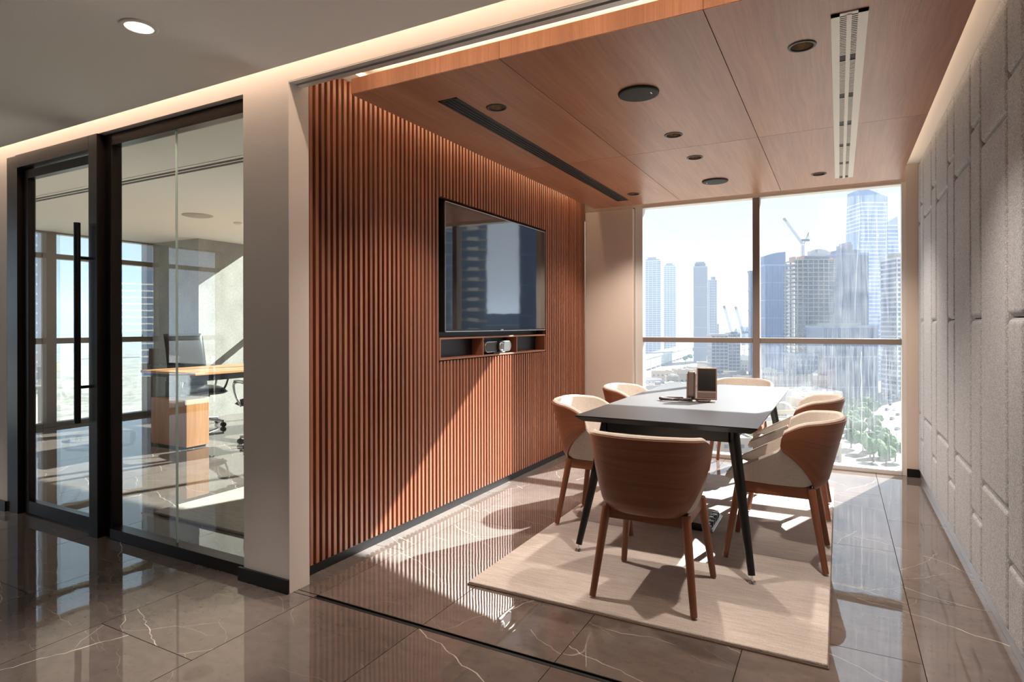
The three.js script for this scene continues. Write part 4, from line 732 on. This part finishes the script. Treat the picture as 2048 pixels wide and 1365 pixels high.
// the tallest tower with a slanting top and a lower wing
{
  const d = 640, k = d / F, t = put('tower', 'tallest glass tower with a slanted top and a lower pointed wing', 'building', 1735, d + 16), X = (u) => (u - 1735) * k, Y = (v) => topY(v, d);
  const poly = (pts, z0, z1) => { const s = new THREE.Shape(pts.map(([u, v]) => new THREE.Vector2(X(u), Y(v)))); const g = new THREE.ExtrudeGeometry(s, { depth: z1 - z0, bevelEnabled: false }); g.translate(0, 0, z0); return g; };
  const b = 650.8 + (1.25 - GY) * F / d;
  mesh('main_shaft', poly([[1703, b], [1705, 480], [1709, 378], [1712, 376], [1760, 394], [1760, b]], -14, 14), C.glassPale, t);
  mesh('wing_shaft', poly([[1752, b], [1757, 446], [1776, 435], [1779, 500], [1782, b]], -6, 17), C.glassPale, t);
  for (let i = 0; i < 74; i++) { const y = 4 + i * 4.1, v = HY - (y + GY - 1.25) / k; if (v < 402) break; mesh('floor_slab', bx(X(lerp(1705, 1708, clamp((520 - v) / 140, 0, 1))) - 0.3, X(1760) + 0.3, y, y + 1.2, -14.3, 14.5), C.pale, t); if (v > 448) mesh('floor_slab', bx(X(1757) - 0.2, X(1779.5) + 0.3, y, y + 1.2, -6, 17.5), C.pale, t); }
}
tower('pale tower with white floor bands at the right edge of the window', { u0: 1776, u1: 1826, v: 519, d: 480, turn: 0, dep: 22, fh: 3.9, st: 1.5, core: C.glassBlue, slab: C.white, piers: 2, pw: 0.6, crown: [[-0.4, -0.1, 5, C.conc], [-0.05, 0.3, 4, C.conc]] });
tower('low dark glass office block in front of the stepped tower', { u0: 1626, u1: 1737, v: 656, d: 440, dep: 26, fh: 22, st: 0.8, core: C.glassDark, slab: C.glassGrey, piers: 12, pw: 0.5, crown: [[-0.34, 0.26, 3, C.conc]] });
tower('mid height dark office block below the unfinished tower', { u0: 1578, u1: 1624, v: 712, d: 440, dep: 20, fh: 4, st: 1.2, core: C.glassDark, slab: C.glassGrey, piers: 6 });
// towers further right: they show mirrored in the television
const bear = (az, d) => V(Math.sin(az * Math.PI / 180) * d, GY, -Math.cos(az * Math.PI / 180) * d);
function sideTower(label, az0, az1, d, H, o = {}) {
  const a = bear(az0, d), b = bear(az1, d), w = a.distanceTo(b), m = a.clone().lerp(b, 0.5), t = thing('tower', label, 'building', [m.x, GY, m.z], -(az0 + az1) / 2 * Math.PI / 180);
  const lean = o.lean ?? 0, s = new THREE.Shape([[-w / 2 - lean, 0], [w / 2, 0], [w / 2, H], [-w / 2 + (o.tip ?? 0), H]].map((p) => new THREE.Vector2(...p)));
  const g = new THREE.ExtrudeGeometry(s, { depth: 22, bevelEnabled: false }); g.translate(0, 0, -22); mesh('core', g, o.core ?? C.glassDark, t);
  const n = Math.floor(H / (o.fh ?? 4)); for (let i = 1; i < n; i++) { const y = i * (o.fh ?? 4), x0 = lerp(-w / 2 - lean, -w / 2 + (o.tip ?? 0), y / H); mesh('floor_slab', bx(x0 - 0.2, w / 2 + 0.2, y, y + (o.st ?? 0.5), -22, 0.4), o.slab ?? C.glassBlue, t); if (o.balcony) mesh('balcony', bx(lerp(x0, w / 2, o.balcony[0]), lerp(x0, w / 2, o.balcony[1]), y, y + 1.2, 0.4, 1.9), C.white, t); }
}
sideTower('dark glass tower leaning outwards, mirrored at the right of the television', 23.2, 26.6, 240, 190, { lean: 0, tip: 0, fh: 12, st: 0.4 });
sideTower('low grey block between two towers, mirrored in the television', 26.6, 30, 300, 62, { core: C.glassGrey, slab: C.conc });
sideTower('residential tower with white balconies, mirrored in the television', 29.6, 32.2, 215, 200, { core: C.glassGrey, slab: C.conc, balcony: [0.3, 0.7], fh: 3.6, st: 0.8 });
sideTower('grey office tower, mirrored at the left of the television', 32.8, 37, 205, 92, { core: C.glassGrey, slab: C.roofGrey });

// ---------------------------------------------------------------- lower buildings
function lowRise(label, u, d, w, dep, h, turn, wall, o = {}, group) {
  const p = o.at ?? out(u, d); if (!o.at) foot.push({ x: p.x, z: p.z, w: Math.max(w, dep) * 1.15 }); const t = thing('low_building', label, 'building', [p.x, GY, p.z], (o.at ? 0 : YAW) + turn, group);
  mesh('walls', bx(-w / 2, w / 2, 0, h, -dep / 2, dep / 2), wall, t);
  const P = 0.9; mesh('parapet', [bx(-w / 2, w / 2, h, h + P, dep / 2 - 0.4, dep / 2), bx(-w / 2, w / 2, h, h + P, -dep / 2, -dep / 2 + 0.4), bx(-w / 2, -w / 2 + 0.4, h, h + P, -dep / 2, dep / 2), bx(w / 2 - 0.4, w / 2, h, h + P, -dep / 2, dep / 2)], wall, t);
  mesh('roof', bx(-w / 2 + 0.4, w / 2 - 0.4, h, h + 0.15, -dep / 2 + 0.4, dep / 2 - 0.4), o.roof ?? C.conc, t);
  const nf = Math.max(1, Math.floor(h / 3.6)), nw = Math.max(2, Math.floor(w / (o.bay ?? 3.4))), wg = bx(-(o.ww ?? 0.8), o.ww ?? 0.8, 0, o.wh ?? 1.6, dep / 2 - 0.1, dep / 2 + 0.06);
  if (!o.plain) for (let f = 0; f < nf; f++) for (let i = 0; i < nw; i++) { const m = mesh('window_pane', wg, o.win ?? C.winDark, t); m.position.set(-w / 2 + (i + 0.5) * w / nw, 1 + f * 3.6, 0); }
  const r = rng(Math.round(w * 17 + dep * 5 + h * 3)), nu = o.units ?? 3;
  for (let i = 0; i < nu; i++) { const x = (r() - 0.5) * (w - 4), z = (r() - 0.5) * (dep - 4), a = 0.8 + r() * 1.2; mesh('roof_unit', bx(x - a, x + a, h + 0.15, h + 1 + r() * 1.6, z - a * 0.7, z + a * 0.7), r() < 0.5 ? C.roofGrey : C.white, t); }
  return t;
}
lowRise('white flat roofed building with roof units right of the table corner', 1613, 388, 29, 32, 14, 0, C.white, { roof: C.white, units: 6, plain: true });
{
  const t = lowRise('sand coloured domed building right of the table edge', 1567, 322, 16, 14, 11, 0.1, C.sand, { units: 0, bay: 2 });
  mesh('dome', new THREE.SphereGeometry(4.4, 24, 10, 0, Math.PI * 2, 0, Math.PI / 2).translate(0, 11, 0), C.dome, t);
  mesh('drum', lathe([[4.6, 11], [4.6, 12.2], [4.2, 12.2]], 24), C.sand, t);
}
lowRise('long grey colonnade building behind the white flat roof', 1592, 424, 36, 14, 20, 0, C.conc, { bay: 1.5, ww: 0.35, wh: 2.6 });
lowRise('beige rooftop block right of the table near the window sill', 1608, 300, 26, 14, 9, 0, C.sand, { units: 6 });
lowRise('pale villa below the domed building', 1524, 290, 18, 12, 10, 0.05, C.sand, { units: 4 });
lowRise('sand coloured wall building at the foot of the window', 1600, 252, 30, 8, 7, 0, C.sand, { bay: 4 });
lowRise('large ochre courtyard block under the table', 1415, 262, 34, 16, 8, 0, C.sand, { units: 7 });
lowRise('tall beige slab at the left edge of the right window', 1531, 455, 11, 14, 22, 0, C.white, { bay: 1.8, ww: 0.4 });
{ // elevated station along the highway
  const a = onGround(1236, 758), b = onGround(1374, 712), m = a.clone().lerp(b, 0.5), L = a.distanceTo(b), t = thing('station', 'long white and green elevated station beside the highway', 'building', [m.x, GY, m.z], Math.atan2(-(b.z - a.z), b.x - a.x));
  mesh('body', bx(-L / 2, L / 2, 3, 16, -9, 9), C.green, t); mesh('roof', bx(-L / 2 - 2, L / 2 + 2, 16, 17.5, -11, 11), C.white, t);
  for (let i = 0; i < 3; i++) mesh('band', bx(-L / 2, L / 2, 4 + i * 4.2, 5 + i * 4.2, -9.4, 9.4), C.white, t);
  for (let i = 0; i <= 16; i++) { const x = lerp(-L / 2, L / 2, i / 16); mesh('pillar', bx(x - 0.8, x + 0.8, 0, 16, -9.6, 9.6), C.pale, t); }
}
{
  const r = rng(93), placed = foot.slice(), cols = [C.white, C.sand, C.pale, C.conc, C.white, C.sand];
  const kinds = ['low white flat roofed house among the crowded low buildings below', 'low sand coloured house among the crowded low buildings below', 'low pale grey house among the crowded low buildings below', 'low concrete house among the crowded low buildings below'];
  const groups = ['white low houses', 'sand coloured low houses', 'pale grey low houses', 'concrete low houses'];
  let n = 0;
  for (let k = 0; k < 900 && n < 100; k++) {
    const v = 716 + Math.pow(r(), 0.8) * 215, u = 1288 + r() * 352, p = onGround(u, v), w = 11 + r() * 15, dep = 9 + r() * 10;
    if (v < 760 && u < 1440 && u < 1290 + (760 - v) * 3.6 + 40) continue;                                 // station and highway
    if (u > 1520 && (v < 790 || v > 795)) { if (u > 1560 && v < 830) continue; }
    if (placed.some((q) => Math.hypot(q.x - p.x, q.z - p.z) < (q.w + Math.max(w, dep)) * 0.62)) continue;
    placed.push({ x: p.x, z: p.z, w: Math.max(w, dep) }); n++;
    const i = Math.floor(r() * 6), kind = [0, 1, 2, 3, 0, 1][i];
    lowRise(kinds[kind], 0, 0, w, dep, 5 + r() * 8, YAW + (r() - 0.5) * 0.5, cols[i], { at: p, units: 2 + Math.floor(r() * 2), plain: v < 740 }, groups[kind]);
  }
  // the west side, seen through the office and lobby windows
  const west = [[-66.2, 520, 1], [-56, 1300, 1], [-70, 380, -1], [-60, 700, -1], [-52, 1200, -1]].map(([a, d, q]) => { const p = bear(a, d); return { x: p.x, z: p.z * q, w: 50 }; });
  for (let k = 0; k < 400 && west.length < 55; k++) {
    const az = -86 + r() * 44, d = 150 + r() * 850, side = r() < 0.5 ? 1 : -1, p = bear(az, d); if (side < 0) p.z = -p.z; p.y = GY;
    const w = 14 + r() * 22; if (west.some((q) => Math.hypot(q.x - p.x, q.z - p.z) < (q.w + w) * 0.6)) continue;
    west.push({ x: p.x, z: p.z, w });
    lowRise('pale low block in the western city seen through or mirrored in the office glass', 0, 0, w, 12 + r() * 12, 6 + r() * 16, r() * 3, cols[Math.floor(r() * 6)], { at: p, units: 1, plain: true }, 'western low blocks');
  }
  for (const [az, d, w, h, zs] of [[-66.2, 520, 16, 110, 1], [-56, 1300, 34, 70, 1], [-70, 380, 26, 105, -1], [-60, 700, 40, 80, -1], [-52, 1200, 60, 90, -1]]) { const p = bear(az, d); p.z *= zs; const q = thing('tower', 'pale tower in the western city seen through or mirrored in the office glass', 'building', [p.x, GY, p.z], -az * zs * Math.PI / 180, 'western towers'); mesh('core', bx(-w / 2, w / 2, 0, h + 30, -12, 12), C.glassGrey, q); const sl = bx(-w / 2 - 0.4, w / 2 + 0.4, 0, 1.4, -12.4, 12.4); for (let i = 1; i < h / 5; i++) mesh('floor_slab', sl, C.white, q).position.y = i * 6.4; }
}
// ---------------------------------------------------------------- trees and cars along the avenue
{
  const r = rng(17), crowns = [0, 1, 2].map((k) => { const g = []; for (let i = 0; i < 7; i++) { const q = new THREE.IcosahedronGeometry(1.3 + r() * 0.9, 2), p = q.attributes.position; for (let j = 0; j < p.count; j++) { const n = 0.82 + 0.36 * vnoise(p.getX(j) * 3 + 40, p.getY(j) * 3 + p.getZ(j) * 2 + 40); p.setXYZ(j, p.getX(j) * n, p.getY(j) * n, p.getZ(j) * n); } q.computeVertexNormals(); q.translate((r() - 0.5) * 3, 4.4 + (r() - 0.3) * 2.2, (r() - 0.5) * 3); g.push(q); } return merged(g); });
  const trunk = bar(V(0, 0, 0), V(0, 4, 0), 0.3, 0.18, 6);
  const spots = [[1790, 925], [1772, 936]].map((q) => onGround(...q));
  for (let k = 0; k < 500 && spots.length < 44; k++) { const v = 800 + r() * 132, edge = v > 850 ? 1763 + (v - 850) * 0.3 : 1740 + (v - 770) * 0.25, u = 1694 + r() * (edge - 1700), p = onGround(u, v); if ((v < 818 && u < 1742) || spots.some((q) => q.distanceTo(p) < 8.2) || foot.some((q) => Math.hypot(q.x - p.x, q.z - p.z) < q.w * 0.7 + 4)) continue; spots.push(p); }
  for (const [u, v] of [[1380, 722], [1392, 719], [1404, 717], [1415, 714], [1385, 706], [1400, 703], [1371, 726]]) spots.push(onGround(u, v));
  spots.forEach((p, i) => { const west = i >= spots.length - 7, t = thing('tree', west ? 'green tree beside the distant highway' : 'leafy green tree in the row beside the avenue', 'tree', [p.x, GY, p.z], r() * 6, west ? 'trees by the highway' : 'avenue trees'); const s = (0.85 + r() * 0.5) * (west ? 1.5 : 1); t.scale.set(s, s, s); mesh('crown', crowns[i % 3], C.leaf[i % 3], t); mesh('trunk', trunk, C.bark, t); });
  const body = (() => { const s = new THREE.Shape(); s.moveTo(-2.2, 0.3); s.lineTo(-2.2, 0.85); s.lineTo(-1.5, 0.95); s.lineTo(-0.9, 1.45); s.lineTo(0.9, 1.45); s.lineTo(1.5, 0.95); s.lineTo(2.2, 0.8); s.lineTo(2.2, 0.3); const g = new THREE.ExtrudeGeometry(s, { depth: 1.5, bevelEnabled: true, bevelSize: 0.12, bevelThickness: 0.12, bevelSegments: 1 }); g.translate(0, 0, -0.75); return g; })();
  const glassG = merged([bx(-1.3, 1.3, 1.0, 1.4, -0.9, 0.9)]), wheel = merged([[-1.35, 0.8], [1.35, 0.8], [-1.35, -0.8], [1.35, -0.8]].map(([x, z]) => new THREE.CylinderGeometry(0.34, 0.34, 0.22, 12).rotateX(Math.PI / 2).translate(x, 0.34, z)));
  const names = ['white', 'dark', 'red', 'cream', 'slate', 'black'];
  const cars = [[1043, 560], [1105, 560], [1140, 535], [1145, 590], [1068, 588], [1075, 612], [1078, 648], [1042, 700], [1117, 698], [1148, 748], [1142, 890], [1056, 945], [1010, 545], [930, 340], [905, 330], [880, 345], [948, 352], [920, 310], [1092, 790], [1030, 620]];
  cars.forEach(([x, y], i) => { const p = onGround(1560 + x / 4.877, 680 + y / 4.877), k = [1, 3, 5, 4, 1, 0, 5, 1, 0, 4, 5, 1, 0, 3, 0, 4, 3, 0, 2, 4][i], t = thing('car', names[k] + ' car ' + (y < 400 ? 'parked at the far end of the avenue' : y < 660 ? 'in the traffic on the far stretch of the avenue' : 'on the near stretch of the avenue'), 'car', [p.x, GY + 0.16, p.z], 1.25 + (r() - 0.5) * 0.2, 'cars on the avenue'); mesh('body', body, C.car[k], t); mesh('windows', glassG, C.winDark, t); mesh('wheel', wheel, C.tyre, t); });
  for (const [u, v] of [[1783, 905], [1792, 880]]) { const p = onGround(u, v), t = thing('street_lamp', u < 1790 ? 'street lamp post nearest the window sill beside the avenue' : 'street lamp post further along the avenue', 'street lamp', [p.x, GY, p.z]); mesh('post', bar(V(0, 0, 0), V(0, 9, 0), 0.12, 0.08, 8), C.steel, t); mesh('arm', bar(V(0, 9, 0), V(2.2, 9.2, 0), 0.06, 0.06, 6), C.steel, t); mesh('lamp_head', bx(1.8, 2.6, 9.1, 9.3, -0.2, 0.2), C.steel, t); }
}
renderer.render(scene, camera);
